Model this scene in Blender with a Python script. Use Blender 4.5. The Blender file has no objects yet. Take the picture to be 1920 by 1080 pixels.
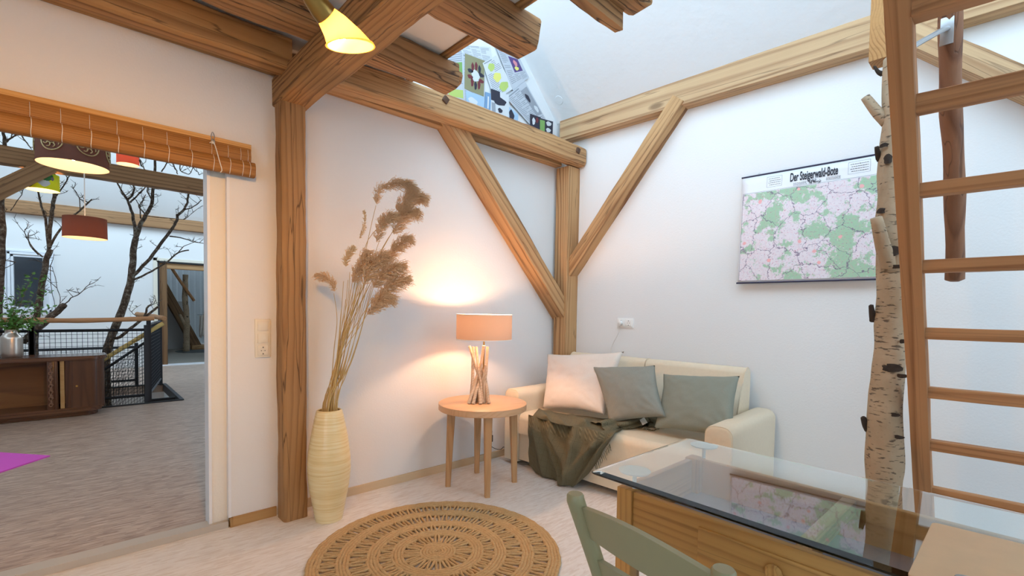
import bpy, bmesh, math, random
from mathutils import Vector, Matrix, noise
random.seed(7)
S = bpy.context.scene
COL = S.collection
PI = math.pi
V = Vector

# ---------------------------------------------------------------- camera
YAW, PITCH, ROLL, H = math.radians(47.12), math.radians(2.14), math.radians(.98), 1.24
FPX, CX, CY = 881.6, 960.0, 616.1
_h = V((math.cos(YAW), math.sin(YAW), 0)); _r = V((math.sin(YAW), -math.cos(YAW), 0)); _z = V((0, 0, 1))
FW = _h*math.cos(PITCH) - _z*math.sin(PITCH); _u = _h*math.sin(PITCH) + _z*math.cos(PITCH)
RT = _r*math.cos(ROLL) + _u*math.sin(ROLL); UP = -_r*math.sin(ROLL) + _u*math.cos(ROLL)
CAM = V((0, 0, H))
cd = bpy.data.cameras.new('camera'); cam = bpy.data.objects.new('camera', cd); COL.objects.link(cam)
m = Matrix((RT, UP, -FW)).transposed().to_4x4(); m.translation = CAM; cam.matrix_world = m
cd.sensor_width = 36; cd.lens = FPX/1920*36; cd.shift_y = (CY-540)/1920; cd.clip_start = .02; cd.clip_end = 100
S.camera = cam
# ---------------------------------------------------------------- light and exposure
S.view_settings.view_transform = 'Standard'; S.view_settings.look = 'None'; S.view_settings.gamma = 1
S.view_settings.exposure = 0.40
W = bpy.data.worlds.new('daylight'); S.world = W; W.use_nodes = True
bg = W.node_tree.nodes['Background']; bg.inputs[0].default_value = (.61, .82, 1, 1); bg.inputs[1].default_value = 3.15
def point_light(name, loc, col, watt, size=.04):
    l = bpy.data.lights.new(name, 'POINT'); l.color = col; l.energy = watt; l.shadow_soft_size = size
    o = bpy.data.objects.new(name, l); COL.objects.link(o); o.location = loc; return o

def cone_light(name, loc, d, col, watt, size=.03, ang=125):
    l = bpy.data.lights.new(name, 'SPOT'); l.color = col; l.energy = watt; l.shadow_soft_size = size; l.spot_size = math.radians(ang); l.spot_blend = 1.
    o = bpy.data.objects.new(name, l); COL.objects.link(o); o.location = loc; o.rotation_euler = V(d).to_track_quat('-Z', 'Y').to_euler(); return o

# measuring helpers: where a sight line meets a real plane of the building
def ray(x, y): return FW + RT*((x-CX)/FPX) + UP*((CY-y)/FPX)
def onz(x, y, z=0.): d = ray(x, y); return CAM + d*((z-H)/d.z)
def ony(x, y, Y0): d = ray(x, y); return CAM + d*(Y0/d.y)
def onx(x, y, X0): d = ray(x, y); return CAM + d*(X0/d.x)
def onp(x, y, P, n): d = ray(x, y); return CAM + d*((V(P)-CAM).dot(n)/d.dot(n))
YA = 2.968
AB = math.radians(92.57); DB = V((math.cos(AB), math.sin(AB), 0)); NB = V((-math.sin(AB), math.cos(AB), 0)); PB = V((3.40, YA, 0))
def onb(x, y, off=0.): return onp(x, y, PB+NB*off, NB)
def bwall(s, z, off=0.): return PB - DB*s + NB*off + V((0, 0, z))      # s metres from the corner along the right wall

# ---------------------------------------------------------------- materials
def newmat(name):
    m = bpy.data.materials.new(name); m.use_nodes = True; nt = m.node_tree
    return m, nt, nt.nodes['Principled BSDF']
def N(nt, t, **k):
    n = nt.nodes.new(t)
    for a, b in k.items():
        if a == 'ins':
            for i, v in b.items(): n.inputs[i].default_value = v
        else: setattr(n, a, b)
    return n
def L(nt, a, b): nt.links.new(a, b)
def ramp(nt, fac, stops, interp='LINEAR'):
    r = N(nt, 'ShaderNodeValToRGB'); r.color_ramp.interpolation = interp
    e = r.color_ramp.elements
    while len(e) < len(stops): e.new(.5)
    for i, (p, c) in enumerate(stops):
        e[i].position = p; e[i].color = (c[0], c[1], c[2], 1) if not isinstance(c, float) else (c, c, c, 1)
    L(nt, fac, r.inputs[0]); return r.outputs[0]
def coords(nt, scale=(1, 1, 1), rot=(0, 0, 0), obj=True, rnd=0.):
    t = N(nt, 'ShaderNodeTexCoord'); mp = N(nt, 'ShaderNodeMapping')
    mp.inputs['Scale'].default_value = scale; mp.inputs['Rotation'].default_value = rot
    src = t.outputs['Object' if obj else 'Generated']
    if rnd:
        oi = N(nt, 'ShaderNodeObjectInfo'); mu = N(nt, 'ShaderNodeMath', operation='MULTIPLY', ins={1: rnd}); L(nt, oi.outputs['Random'], mu.inputs[0])
        ad = N(nt, 'ShaderNodeVectorMath', operation='ADD'); L(nt, src, ad.inputs[0]); L(nt, mu.outputs[0], ad.inputs[1]); src = ad.outputs[0]
    L(nt, src, mp.inputs[0]); return mp.outputs[0]
def tex_noise(nt, vec, scale=5., detail=3., rough=.5, dist=0.):
    n = N(nt, 'ShaderNodeTexNoise', ins={'Scale': scale, 'Detail': detail, 'Roughness': rough, 'Distortion': dist}); L(nt, vec, n.inputs['Vector']); return n.outputs['Fac']
def math_(nt, op, a, b=None, c=None):
    n = N(nt, 'ShaderNodeMath', operation=op)
    for i, v in enumerate((a, b, c)):
        if v is None: continue
        if isinstance(v, (int, float)): n.inputs[i].default_value = v
        else: L(nt, v, n.inputs[i])
    return n.outputs[0]
def mixc(nt, f, a, b, mode='MIX'):
    n = N(nt, 'ShaderNodeMix', data_type='RGBA', blend_type=mode)
    for i, v in ((0, f), (6, a), (7, b)):
        if isinstance(v, (int, float)): n.inputs[i].default_value = v
        elif isinstance(v, tuple): n.inputs[i].default_value = (*v, 1)
        else: L(nt, v, n.inputs[i])
    return n.outputs[2]
def bump(nt, p, h, strength=.3, dist=.01):
    b = N(nt, 'ShaderNodeBump', ins={'Strength': strength, 'Distance': dist}); L(nt, h, b.inputs['Height']); L(nt, b.outputs[0], p.inputs['Normal'])
def plain(name, col, rough=.6, metal=0., bumpy=0., bscale=60., var=0., **kw):
    m, nt, p = newmat(name)
    p.inputs['Base Color'].default_value = (*col, 1); p.inputs['Roughness'].default_value = rough; p.inputs['Metallic'].default_value = metal
    if bumpy or var:
        c = coords(nt); n = tex_noise(nt, c, bscale, 4)
        if bumpy: bump(nt, p, n, bumpy, .004)
        if var:
            n2 = tex_noise(nt, c, bscale*.2, 3)
            L(nt, mixc(nt, n2, tuple(x*(1-var) for x in col), tuple(min(1, x*(1+var)) for x in col)), p.inputs['Base Color'])
    for k, v in kw.items(): p.inputs[k].default_value = v
    return m
def wood(name, light, dark, ring=26., stretch=.09, cracks=.5, rough=.7, wob=.5, bmp=.35, axis='X', sheen=0., knots=True):
    m, nt, p = newmat(name)
    s = {'X': (stretch, 1, 1), 'Y': (1, stretch, 1), 'Z': (1, 1, stretch)}[axis]
    c = coords(nt, s, rnd=7.3)
    w = tex_noise(nt, c, 2.4, 2, .5)                       # slow wander of the rings along the timber
    sep = N(nt, 'ShaderNodeSeparateXYZ'); L(nt, c, sep.inputs[0])
    a, b = {'X': (1, 2), 'Y': (0, 2), 'Z': (0, 1)}[axis]
    ya = math_(nt, 'ADD', sep.outputs[a], .07); zb = math_(nt, 'ADD', sep.outputs[b], .11)
    rr = math_(nt, 'SQRT', math_(nt, 'ADD', math_(nt, 'MULTIPLY', ya, ya), math_(nt, 'MULTIPLY', zb, zb)))
    ph = math_(nt, 'ADD', math_(nt, 'MULTIPLY', rr, ring), math_(nt, 'MULTIPLY', w, wob*ring*.8))
    fr = math_(nt, 'FRACT', ph)
    rings = ramp(nt, fr, [(0, .0), (.5, .12), (.84, 1.), (1, .0)])
    msk = ramp(nt, tex_noise(nt, coords(nt, tuple(x*(3.5 if x == 1 else 2) for x in s), rnd=4.), 1.6, 3, .6), [(.3, .12), (.65, 1.)])
    rings = math_(nt, 'MULTIPLY', rings, msk)
    fine = tex_noise(nt, coords(nt, tuple(x*(40 if x == 1 else 3) for x in s), rnd=3.1), 3, 3, .6)
    big = tex_noise(nt, coords(nt, (1.2, 1.2, 1.2), rnd=5.), 1.3, 2)
    f = math_(nt, 'MULTIPLY_ADD', fine, .35, math_(nt, 'MULTIPLY', rings, .85))
    f2 = math_(nt, 'MULTIPLY_ADD', big, .5, math_(nt, 'SUBTRACT', f, .25))
    col = mixc(nt, f2, light, dark)
    # drying cracks: long thin dark lines
    cs = tuple(x*(9 if x == 1 else 5) for x in s)
    cr = tex_noise(nt, coords(nt, cs, rnd=9.), 2.2, 2, .4, .3)
    crk = ramp(nt, cr, [(.0, .0), (.484, .0), (.498, 1.), (.512, .0), (1., .0)])
    crm = math_(nt, 'MULTIPLY', crk, cracks)
    col = mixc(nt, crm, col, tuple(x*.28 for x in dark))
    if knots:
        vo = N(nt, 'ShaderNodeTexVoronoi', ins={'Scale': 2.6}); L(nt, coords(nt, tuple(x if x == 1 else .4 for x in s), rnd=2.), vo.inputs['Vector'])
        kn = ramp(nt, vo.outputs['Distance'], [(0, 1.), (.05, .8), (.085, 0.), (1, 0.)])
        col = mixc(nt, math_(nt, 'MULTIPLY', kn, .75), col, tuple(x*.4 for x in dark))
    L(nt, col, p.inputs['Base Color']); p.inputs['Roughness'].default_value = rough
    hgt = math_(nt, 'SUBTRACT', math_(nt, 'MULTIPLY', f, .6), math_(nt, 'MULTIPLY', crk, 1.2*cracks))
    bump(nt, p, hgt, bmp, .006)
    return m
def osb(name, base, dark, light, rough=.6, scale=1., contrast=1.):
    m, nt, p = newmat(name)
    col = base
    acc = None
    for k, ang in enumerate((.1, .9, 1.7, 2.5)):
        c = coords(nt, (17*scale, 95*scale, 1), (0, 0, ang))
        vo = N(nt, 'ShaderNodeTexVoronoi', ins={'Scale': 1., 'Randomness': 1.}); L(nt, c, vo.inputs['Vector'])
        sp = N(nt, 'ShaderNodeSeparateXYZ'); L(nt, vo.outputs['Color'], sp.inputs[0])
        ms = ramp(nt, sp.outputs[0], [(0, 0.), (.62, 0.), (.66, 1.), (1, 1.)])
        tone = mixc(nt, sp.outputs[1], dark, light)
        col = mixc(nt, math_(nt, 'MULTIPLY', ms, .55*contrast), col, tone)
        acc = sp.outputs[2] if acc is None else math_(nt, 'ADD', acc, sp.outputs[2])
    big = tex_noise(nt, coords(nt), 1.6, 4, .6)
    col = mixc(nt, math_(nt, 'MULTIPLY', big, .5*contrast), col, tuple((a+b)/2 for a, b in zip(base, dark)))
    L(nt, col, p.inputs['Base Color']); p.inputs['Roughness'].default_value = rough
    bump(nt, p, acc, .12, .002)
    return m

M = {}
M['plaster'] = plain('white_plaster', (.80, .79, .78), .9, bumpy=.25, bscale=90)
M['plaster_cream'] = plain('cream_plaster', (.82, .78, .70), .9, bumpy=.25, bscale=90)
M['rough_plaster'] = plain('troweled_white_plaster', (.75, .77, .79), .9, bumpy=.8, bscale=22)
M['board'] = plain('white_ceiling_board', (.84, .80, .74), .85, bumpy=.05)
M['floor'] = osb('whitewashed_strand_board', (.82, .78, .74), (.62, .53, .46), (.90, .88, .86), .55)
M['floor2'] = osb('brown_oiled_strand_board', (.48, .35, .27), (.20, .12, .085), (.74, .60, .50), .42, .8, 1.25)
M['beam'] = wood('aged_spruce_beam', (.60, .355, .16), (.22, .085, .025), 34, .07, .6)
M['beam_orange'] = wood('aged_brown_beam', (.50, .265, .095), (.16, .06, .016), 26, .07, .7)
M['beam_rough'] = wood('hewn_dark_beam', (.48, .25, .10), (.14, .055, .018), 34, .1, .95, bmp=.8)
M['post'] = wood('weathered_post', (.44, .235, .09), (.16, .068, .022), 34, .08, .8, bmp=.6)
M['beam_pale'] = wood('brushed_pale_beam', (.64, .43, .235), (.26, .115, .04), 24, .045, .5)
M['ladder'] = wood('brown_ladder_wood', (.55, .255, .10), (.30, .115, .036), 40, .05, .25, knots=True, bmp=.15)
M['pole'] = wood('red_brown_pole', (.30, .13, .06), (.15, .055, .022), 30, .08, .6, axis='Z')
M['carved'] = plain('walnut_highlight', (.24, .12, .07), .3)  # lighter than the walnut: a highlight put into the carving's colour
M['header'] = wood('orange_softwood', (.55, .29, .10), (.33, .14, .035), 60, 1., .15, bmp=.15)
M['desk'] = wood('honey_pine', (.66, .345, .10), (.42, .18, .04), 46, .05, .3, .5, bmp=.2)
M['deskz'] = wood('honey_pine_upright', (.66, .345, .10), (.42, .18, .04), 46, .05, .3, .5, axis='Z', bmp=.2)
M['desky'] = wood('honey_pine_apron', (.66, .345, .10), (.42, .18, .04), 46, .05, .3, .5, axis='Y', bmp=.2)
M['deskx'] = wood('honey_pine_rail', (.58, .33, .14), (.38, .18, .06), 46, .05, .3, .5, axis='X', bmp=.2)
M['tray'] = plain('grey_tray', (.26, .26, .31), .6)
M['carpet'] = plain('grey_beige_carpet', (.36, .32, .27), .95)
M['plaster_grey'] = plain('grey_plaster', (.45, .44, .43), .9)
M['pane'] = plain('dark_window_pane', (.030, .036, .045), .12)
M['mat_dark'] = plain('dark_round_mat', (.10, .11, .11), .9, var=.6, bscale=40)
M['gold_thread'] = plain('gold_thread', (.50, .38, .18), .45, .5)
M['np_green_d'] = plain('dark_green_print', (.03, .16, .04), .8)
M['tabletop'] = wood('peach_maple', (.72, .45, .26), (.62, .35, .18), 60, .12, .0, .42, bmp=.03, knots=False)
M['tableleg'] = wood('warm_beech_leg', (.56, .325, .155), (.42, .215, .085), 60, .05, .0, .5, axis='Z', bmp=.03, knots=False)
M['driftwood'] = wood('driftwood', (.70, .55, .40), (.50, .34, .21), 60, .1, .2, .8, knots=False)
M['skirting'] = wood('pale_skirting', (.66, .50, .32), (.52, .36, .20), 50, .05, 0., knots=False, bmp=.05)
M['skirting_y'] = wood('pale_skirting_y', (.66, .50, .32), (.52, .36, .20), 50, .05, 0., axis='Y', knots=False, bmp=.05)
M['skirting2'] = wood('brown_skirting', (.50, .30, .12), (.40, .21, .07), 50, .05, 0., knots=False, bmp=.05)
M['walnut'] = wood('dark_walnut', (.13, .050, .022), (.045, .016, .008), 30, .1, .2, .28, axis='Z', bmp=.08, knots=False)
M['walnut_x'] = wood('dark_walnut_top', (.15, .06, .028), (.05, .018, .009), 30, .08, .2, .25, bmp=.05, knots=False)
M['cabinet_inner'] = wood('orange_brown_inner', (.30, .125, .035), (.16, .055, .014), 20, .1, .1, .45, bmp=.05, knots=False)
M['handrail'] = wood('peeled_handrail', (.56, .31, .15), (.42, .20, .085), 50, .05, .3, knots=True)
M['handrail_y'] = wood('yellow_handrail', (.62, .48, .18), (.42, .31, .09), 50, .05, .3)
M['hall_beam'] = wood('hall_brown_beam', (.38, .20, .085), (.15, .065, .022), 26, .06, .6)
M['far_beam'] = wood('far_room_beam', (.24, .125, .05), (.10, .042, .015), 22, .06, .5)
M['metal_dark'] = plain('anthracite_steel', (.035, .04, .05), .5, .6)
M['metal_grey'] = plain('grey_steel', (.5, .52, .54), .35, .9)
M['iron'] = plain('rusty_iron', (.13, .075, .05), .7, .5, bumpy=.5)
M['brass'] = plain('antique_brass', (.42, .25, .07), .28, .95)
M['white_plastic'] = plain('white_plastic', (.86, .85, .82), .35)
M['cream_plastic'] = plain('cream_plastic', (.80, .74, .62), .35)
M['socket_hole'] = plain('socket_dark', (.05, .045, .04), .6)
M['white_metal'] = plain('white_frame', (.82, .84, .88), .4)
M['track'] = plain('aluminium_track', (.55, .50, .44), .45, .2)
M['black'] = plain('black_plastic', (.02, .02, .022), .5)
M['cord'] = plain('white_cord', (.75, .72, .68), .6)
M['leather'] = plain('cream_leather', (.78, .65, .475), .42, bumpy=.15, bscale=260, var=.05)
M['cream_fabric'] = plain('cream_cotton', (.80, .70, .61), .95, bumpy=.4, bscale=400, var=.04)
M['grey_fabric'] = plain('sage_grey_fabric', (.29, .285, .24), .92, bumpy=.4, bscale=500, var=.06)
M['grey_fabric2'] = plain('sage_grey_fabric_olive', (.275, .28, .225), .92, bumpy=.4, bscale=500, var=.06)
M['chair'] = plain('olive_grey_paint', (.33, .285, .15), .42, var=.05, bscale=30)
M['hardboard'] = plain('tan_hardboard', (.74, .48, .27), .6, var=.06, bscale=120)
M['magenta'] = plain('magenta_mat', (.72, .10, .62), .8, bumpy=.4, bscale=120)
M['rubber'] = plain('satin_disc', (.80, .92, .93), .3)

def mat_throw():
    m, nt, p = newmat('olive_woven_throw')
    c = coords(nt, (1, 1, 1))
    w = N(nt, 'ShaderNodeTexVoronoi', distance='CHEBYCHEV', ins={'Scale': 17., 'Randomness': 0.}); t = N(nt, 'ShaderNodeUVMap'); L(nt, t.outputs[0], w.inputs['Vector'])
    s = math_(nt, 'SINE', math_(nt, 'MULTIPLY', w.outputs['Distance'], 62.))
    col = mixc(nt, math_(nt, 'MULTIPLY_ADD', s, .5, .5), (.105, .090, .050), (.20, .172, .100))
    L(nt, col, p.inputs['Base Color']); p.inputs['Roughness'].default_value = .95
    bump(nt, p, s, .5, .002); return m
M['throw'] = mat_throw()

def mat_jute():
    m, nt, p = newmat('braided_jute')
    c = coords(nt); n = tex_noise(nt, c, 90, 4, .7); n2 = tex_noise(nt, c, 7, 3)
    col = mixc(nt, n, (.34, .19, .07), (.82, .57, .29)); col = mixc(nt, math_(nt, 'MULTIPLY', n2, .45), col, (.46, .27, .11))
    L(nt, col, p.inputs['Base Color']); p.inputs['Roughness'].default_value = .95; bump(nt, p, n, .8, .004); return m
M['jute'] = mat_jute()

def mat_bamboo_vase():
    m, nt, p = newmat('spun_bamboo')
    c = coords(nt, (.6, .6, 16)); n = tex_noise(nt, c, 6, 4, .6, .4); w = tex_noise(nt, coords(nt, (.3, .3, 60)), 4, 2)
    col = ramp(nt, n, [(0, (.60, .42, .16)), (.42, (.84, .66, .33)), (.6, (.90, .76, .46)), (1, (.70, .50, .2))])
    L(nt, col, p.inputs['Base Color']); p.inputs['Roughness'].default_value = .35; p.inputs['Coat Weight'].default_value = .3
    bump(nt, p, w, .35, .003); return m
M['spun'] = mat_bamboo_vase()

def mat_blind():
    m, nt, p = newmat('bamboo_slats')
    n = tex_noise(nt, coords(nt, (.8, 90, 90)), 2.2, 3, .6); n2 = tex_noise(nt, coords(nt, (2, 2, 2)), 1.5, 2)
    col = ramp(nt, n, [(.25, (.12, .042, .008)), (.45, (.30, .125, .026)), (.62, (.38, .175, .045)), (1, (.46, .24, .075))])
    L(nt, col, p.inputs['Base Color']); p.inputs['Roughness'].default_value = .6; bump(nt, p, n, .5, .004)
    return m
M['blind'] = mat_blind()
M['blind_rail'] = wood('blind_rail', (.66, .38, .14), (.55, .28, .08), 50, .03, 0., knots=False, bmp=.05)

def mat_birch():
    m, nt, p = newmat('birch_bark')
    c = coords(nt, (1, 1, 1))
    base = mixc(nt, tex_noise(nt, c, 5, 4, .6), (.28, .175, .09), (.58, .44, .30))
    dash = tex_noise(nt, coords(nt, (22, 22, 95)), 1.2, 2, .5)
    dm = ramp(nt, dash, [(0, 0.), (.60, 0.), (.66, 1.), (1, 1.)])
    col = mixc(nt, math_(nt, 'MULTIPLY', dm, .8), base, (.07, .045, .03))
    pt = tex_noise(nt, coords(nt, (5, 5, 7)), 1.3, 3, .55)
    pm = ramp(nt, pt, [(0, 0.), (.655, 0.), (.69, 1.), (1, 1.)])
    col = mixc(nt, math_(nt, 'MULTIPLY', pm, .85), col, (.05, .033, .022))
    L(nt, col, p.inputs['Base Color']); p.inputs['Roughness'].default_value = .85
    bump(nt, p, math_(nt, 'SUBTRACT', tex_noise(nt, c, 30, 4), math_(nt, 'MULTIPLY', dm, .7)), .5, .006); return m
M['birch'] = mat_birch()
M['bark_dark'] = plain('dark_bark', (.045, .03, .022), .95, bumpy=.8, bscale=50)
def mat_bark():
    m, nt, p = newmat('grey_lichen_bark')
    c = coords(nt); n = tex_noise(nt, c, 26, 4, .7)
    L(nt, ramp(nt, n, [(.35, (.035, .022, .015)), (.52, (.10, .07, .05)), (.66, (.24, .22, .18))]), p.inputs['Base Color'])
    p.inputs['Roughness'].default_value = .9; bump(nt, p, n, .8, .01); return m
M['bark'] = mat_bark()
M['plume'] = plain('dry_reed_plume', (.84, .60, .37), .95)
M['plume2'] = plain('pale_reed_plume', (.88, .68, .42), .95)
M['stem'] = plain('dry_reed_stem', (.60, .42, .17), .6, var=.25, bscale=10)
M['leaf'] = plain('green_leaf', (.10, .26, .05), .5)
M['twig'] = plain('twig', (.16, .10, .05), .8)
M['hammered'] = plain('brushed_pewter', (.62, .54, .48), .3, .95, bumpy=.3, bscale=30)

def mat_glass():
    m, nt, p = newmat('clear_glass_green_edge')
    p.inputs['Base Color'].default_value = (.93, .975, .97, 1); p.inputs['Roughness'].default_value = 0.
    p.inputs['Transmission Weight'].default_value = 1.; p.inputs['IOR'].default_value = 1.52
    va = N(nt, 'ShaderNodeVolumeAbsorption'); va.inputs[0].default_value = (.30, .86, .76, 1); va.inputs[1].default_value = 2.2
    L(nt, va.outputs[0], nt.nodes['Material Output'].inputs['Volume']); return m
M['glass'] = mat_glass()

def mat_shade(name, col, inner, tl=.45):
    m, nt, p = newmat(name)
    p.inputs['Base Color'].default_value = (*col, 1); p.inputs['Roughness'].default_value = .9
    w = N(nt, 'ShaderNodeTexBrick', ins={'Scale': 1.}); n = tex_noise(nt, coords(nt, (160, 160, 600)), 1, 2)
    bump(nt, p, n, .25, .002)
    tr = N(nt, 'ShaderNodeBsdfTranslucent'); tr.inputs[0].default_value = (*inner, 1)
    ms = N(nt, 'ShaderNodeMixShader'); ms.inputs[0].default_value = tl
    L(nt, p.outputs[0], ms.inputs[1]); L(nt, tr.outputs[0], ms.inputs[2]); L(nt, ms.outputs[0], nt.nodes['Material Output'].inputs[0])
    nt.nodes.remove(w); return m
M['shade'] = mat_shade('peach_linen_shade', (.60, .42, .30), (.58, .35, .22), .055)
M['shade_brown'] = mat_shade('brown_brocade_shade', (.15, .085, .065), (.10, .04, .03))
M['shade_green'] = mat_shade('green_print_shade', (.36, .58, .02), (.4, .6, .03), .3)
M['shade_copper'] = mat_shade('copper_foil_shade', (.22, .09, .06), (.25, .08, .04))
M['shade_red'] = mat_shade('red_check_shade', (.62, .14, .12), (.7, .2, .15))
M['lining_warm'] = mat_shade('warm_lining', (.9, .82, .68), (.4, .3, .2))
M['shade_inner'] = plain('white_shade_lining', (.9, .86, .8), .8)
def emit(name, col, s):
    m, nt, p = newmat(name); p.inputs['Base Color'].default_value = (*col, 1)
    p.inputs['Emission Color'].default_value = (*col, 1); p.inputs['Emission Strength'].default_value = s; return m

def mat_frost():
    m, nt, p = newmat('lit_frosted_glass'); p.inputs['Base Color'].default_value = (1, .72, .28, 1); p.inputs['Roughness'].default_value = .35
    p.inputs['Emission Color'].default_value = (1, .50, .06, 1); p.inputs['Emission Strength'].default_value = .45
    tr = N(nt, 'ShaderNodeBsdfTranslucent'); tr.inputs[0].default_value = (1, .80, .42, 1); ms = N(nt, 'ShaderNodeMixShader'); ms.inputs[0].default_value = .6
    L(nt, p.outputs[0], ms.inputs[1]); L(nt, tr.outputs[0], ms.inputs[2]); L(nt, ms.outputs[0], nt.nodes['Material Output'].inputs[0]); return m
M['frosted'] = mat_frost()

# ---------------------------------------------------------------- mesh helpers
def tag(o, label=None, cat=None, group=None, kind=None):
    if label: o['label'] = label
    if cat: o['category'] = cat
    if group: o['group'] = group
    if kind: o['kind'] = kind
    return o
def empty(name, loc=(0, 0, 0), rz=0., label=None, cat=None, group=None):
    o = bpy.data.objects.new(name, None); COL.objects.link(o); o.location = loc; o.rotation_euler = (0, 0, rz); o.empty_display_size = .05
    return tag(o, label, cat, group)
def obj(name, bm, mat, parent=None, smooth=None, mats=None):
    me = bpy.data.meshes.new(name); bmesh.ops.recalc_face_normals(bm, faces=bm.faces)
    bm.to_mesh(me); bm.free(); 
    for k in (mats or [mat]): me.materials.append(M[k] if isinstance(k, str) else k)
    if smooth is not None:
        for p in me.polygons: p.use_smooth = True
        if smooth < 180: me.set_sharp_from_angle(angle=math.radians(smooth))
    o = bpy.data.objects.new(name, me); COL.objects.link(o)
    if parent: o.parent = parent
    return o
def box(bm, a, b, bev=0., seg=2):
    a, b = V(a), V(b); c = (a+b)/2; s = b-a
    r = bmesh.ops.create_cube(bm, size=1.); vs = r['verts']
    bmesh.ops.scale(bm, vec=s, verts=vs); bmesh.ops.translate(bm, vec=c, verts=vs)
    if bev:
        es = list({e for v in vs for e in v.link_edges}); bmesh.ops.bevel(bm, geom=es, offset=bev, segments=seg, profile=.5, affect='EDGES')
def frame(d, up=V((0, 0, 1))):
    x = V(d).normalized(); up = V(up)
    if abs(x.dot(up)) > .98: up = V((0, 1, 0)) if abs(x.y) < .9 else V((1, 0, 0))
    y = up.cross(x).normalized(); z = x.cross(y); return x, y, z
def tube(bm, pts, rad, n=8, cap=True):
    pts = [V(p) for p in pts]; rings = []; k = len(pts)
    rad = rad if isinstance(rad, (list, tuple)) else [rad]*k
    nrm = None
    for i, p in enumerate(pts):
        d = (pts[min(i+1, k-1)] - pts[max(i-1, 0)])
        if d.length < 1e-9: d = V((0, 0, 1))
        d.normalize()
        if nrm is None: nrm = frame(d)[1]
        nrm = (nrm - d*nrm.dot(d)); nrm = nrm.normalized() if nrm.length > 1e-6 else frame(d)[1]
        b = d.cross(nrm)
        rings.append([bm.verts.new(p + (nrm*math.cos(2*PI*j/n) + b*math.sin(2*PI*j/n))*rad[i]) for j in range(n)])
    for a, b in zip(rings, rings[1:]):
        for j in range(n): bm.faces.new((a[j], a[(j+1) % n], b[(j+1) % n], b[j]))
    if cap and n > 2:
        bm.faces.new(list(reversed(rings[0]))); bm.faces.new(rings[-1])
    return rings
def lathe(bm, prof, n=48, c=(0, 0, 0), cap0=True, cap1=True):
    rings = [[bm.verts.new((c[0]+r*math.cos(2*PI*j/n), c[1]+r*math.sin(2*PI*j/n), c[2]+z)) for j in range(n)] for r, z in prof]
    for a, b in zip(rings, rings[1:]):
        for j in range(n): bm.faces.new((a[j], a[(j+1) % n], b[(j+1) % n], b[j]))
    if cap0: bm.faces.new(list(reversed(rings[0])))
    if cap1: bm.faces.new(rings[-1])
def cr(p, t):                       # Catmull-Rom through a list of vectors
    n = len(p)-1; x = min(max(t, 0), .99999)*n; i = int(x); f = x-i
    a, b, c, d = p[max(i-1, 0)], p[i], p[i+1], p[min(i+2, n)]
    return ((b*2)+(c-a)*f+(a*2-b*5+c*4-d)*f*f+(b*3-a-c*3+d)*f*f*f)*.5
def smoothline(p, k): p = [V(q) for q in p]; return [cr(p, i/(k-1)) for i in range(k)]
def quad(bm, *p): return bm.faces.new([bm.verts.new(V(q)) for q in p])

def timber(name, p0, p1, w, h, mat, up=(0, 0, 1), wob=.004, rnd=.15, seg=None, parent=None, seed=0, bow=0., taper=1., label=None, cat='beam', group=None, ends=0., prof=None):
    """squared log: sweeps a rounded, slightly uneven section; local X runs along the grain"""
    p0, p1 = V(p0), V(p1); x, y, z = frame(p1-p0, up); Ln = (p1-p0).length
    seg = seg or max(6, int(Ln/.06)); bm = bmesh.new()
    sec = []
    r = rnd
    for cxs, cys, a0 in ((1, 1, 0), (-1, 1, PI/2), (-1, -1, PI), (1, -1, 1.5*PI)):
        for k in range(4):
            a = a0 + k*PI/6
            sec.append((cxs*(1-r) + r*math.cos(a), cys*(1-r) + r*math.sin(a)))
    rings = []
    for i in range(seg+1):
        t = i/seg; tp = 1+(taper-1)*t; ring = []
        for j, (a, b) in enumerate(sec):
            q = V((t*Ln, a*w/2*tp, b*h/2*tp))
            nz = noise.noise(V((t*Ln*2.2+seed*9.7, a*1.1+seed, b*1.1)))+.5*noise.noise(V((t*Ln*9+seed*5, a*2, b*2+seed)))
            q.y += wob*nz*(1 if a > 0 else -1); q.z += wob*nz*(1 if b > 0 else -1) + bow*math.sin(PI*t)
            if ends and i in (0, seg): q.x += ends*noise.noise(V((a*2.3+seed, b*2.3, i)))*(1 if i else -1)
            if prof: q.z, q.y = prof(t, q.y, q.z, a, b)
            ring.append(bm.verts.new(q))
        rings.append(ring)
    n = len(sec)
    for a, b in zip(rings, rings[1:]):
        for j in range(n): bm.faces.new((a[j], a[(j+1) % n], b[(j+1) % n], b[j]))
    bm.faces.new(list(reversed(rings[0]))); bm.faces.new(rings[-1])
    o = obj(name, bm, mat, parent, smooth=42)
    mw = Matrix((x, y, z)).transposed().to_4x4(); mw.translation = p0; o.matrix_basis = mw
    if label: tag(o, label, cat, group)
    return o
def struct(name, bm, mat, smooth=None): return tag(obj(name, bm, mat, smooth=smooth), kind='structure')
def boxobj(name, a, b, mat, parent=None, bev=0., **k):
    bm = bmesh.new(); box(bm, a, b, bev); return obj(name, bm, mat, parent, smooth=35 if bev else None)
def rebase(root, loc):                 # children were built in world coordinates: move the empty to the thing's base
    loc = V(loc); root.location = loc
    for c in root.children: c.location = c.location - loc
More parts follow.
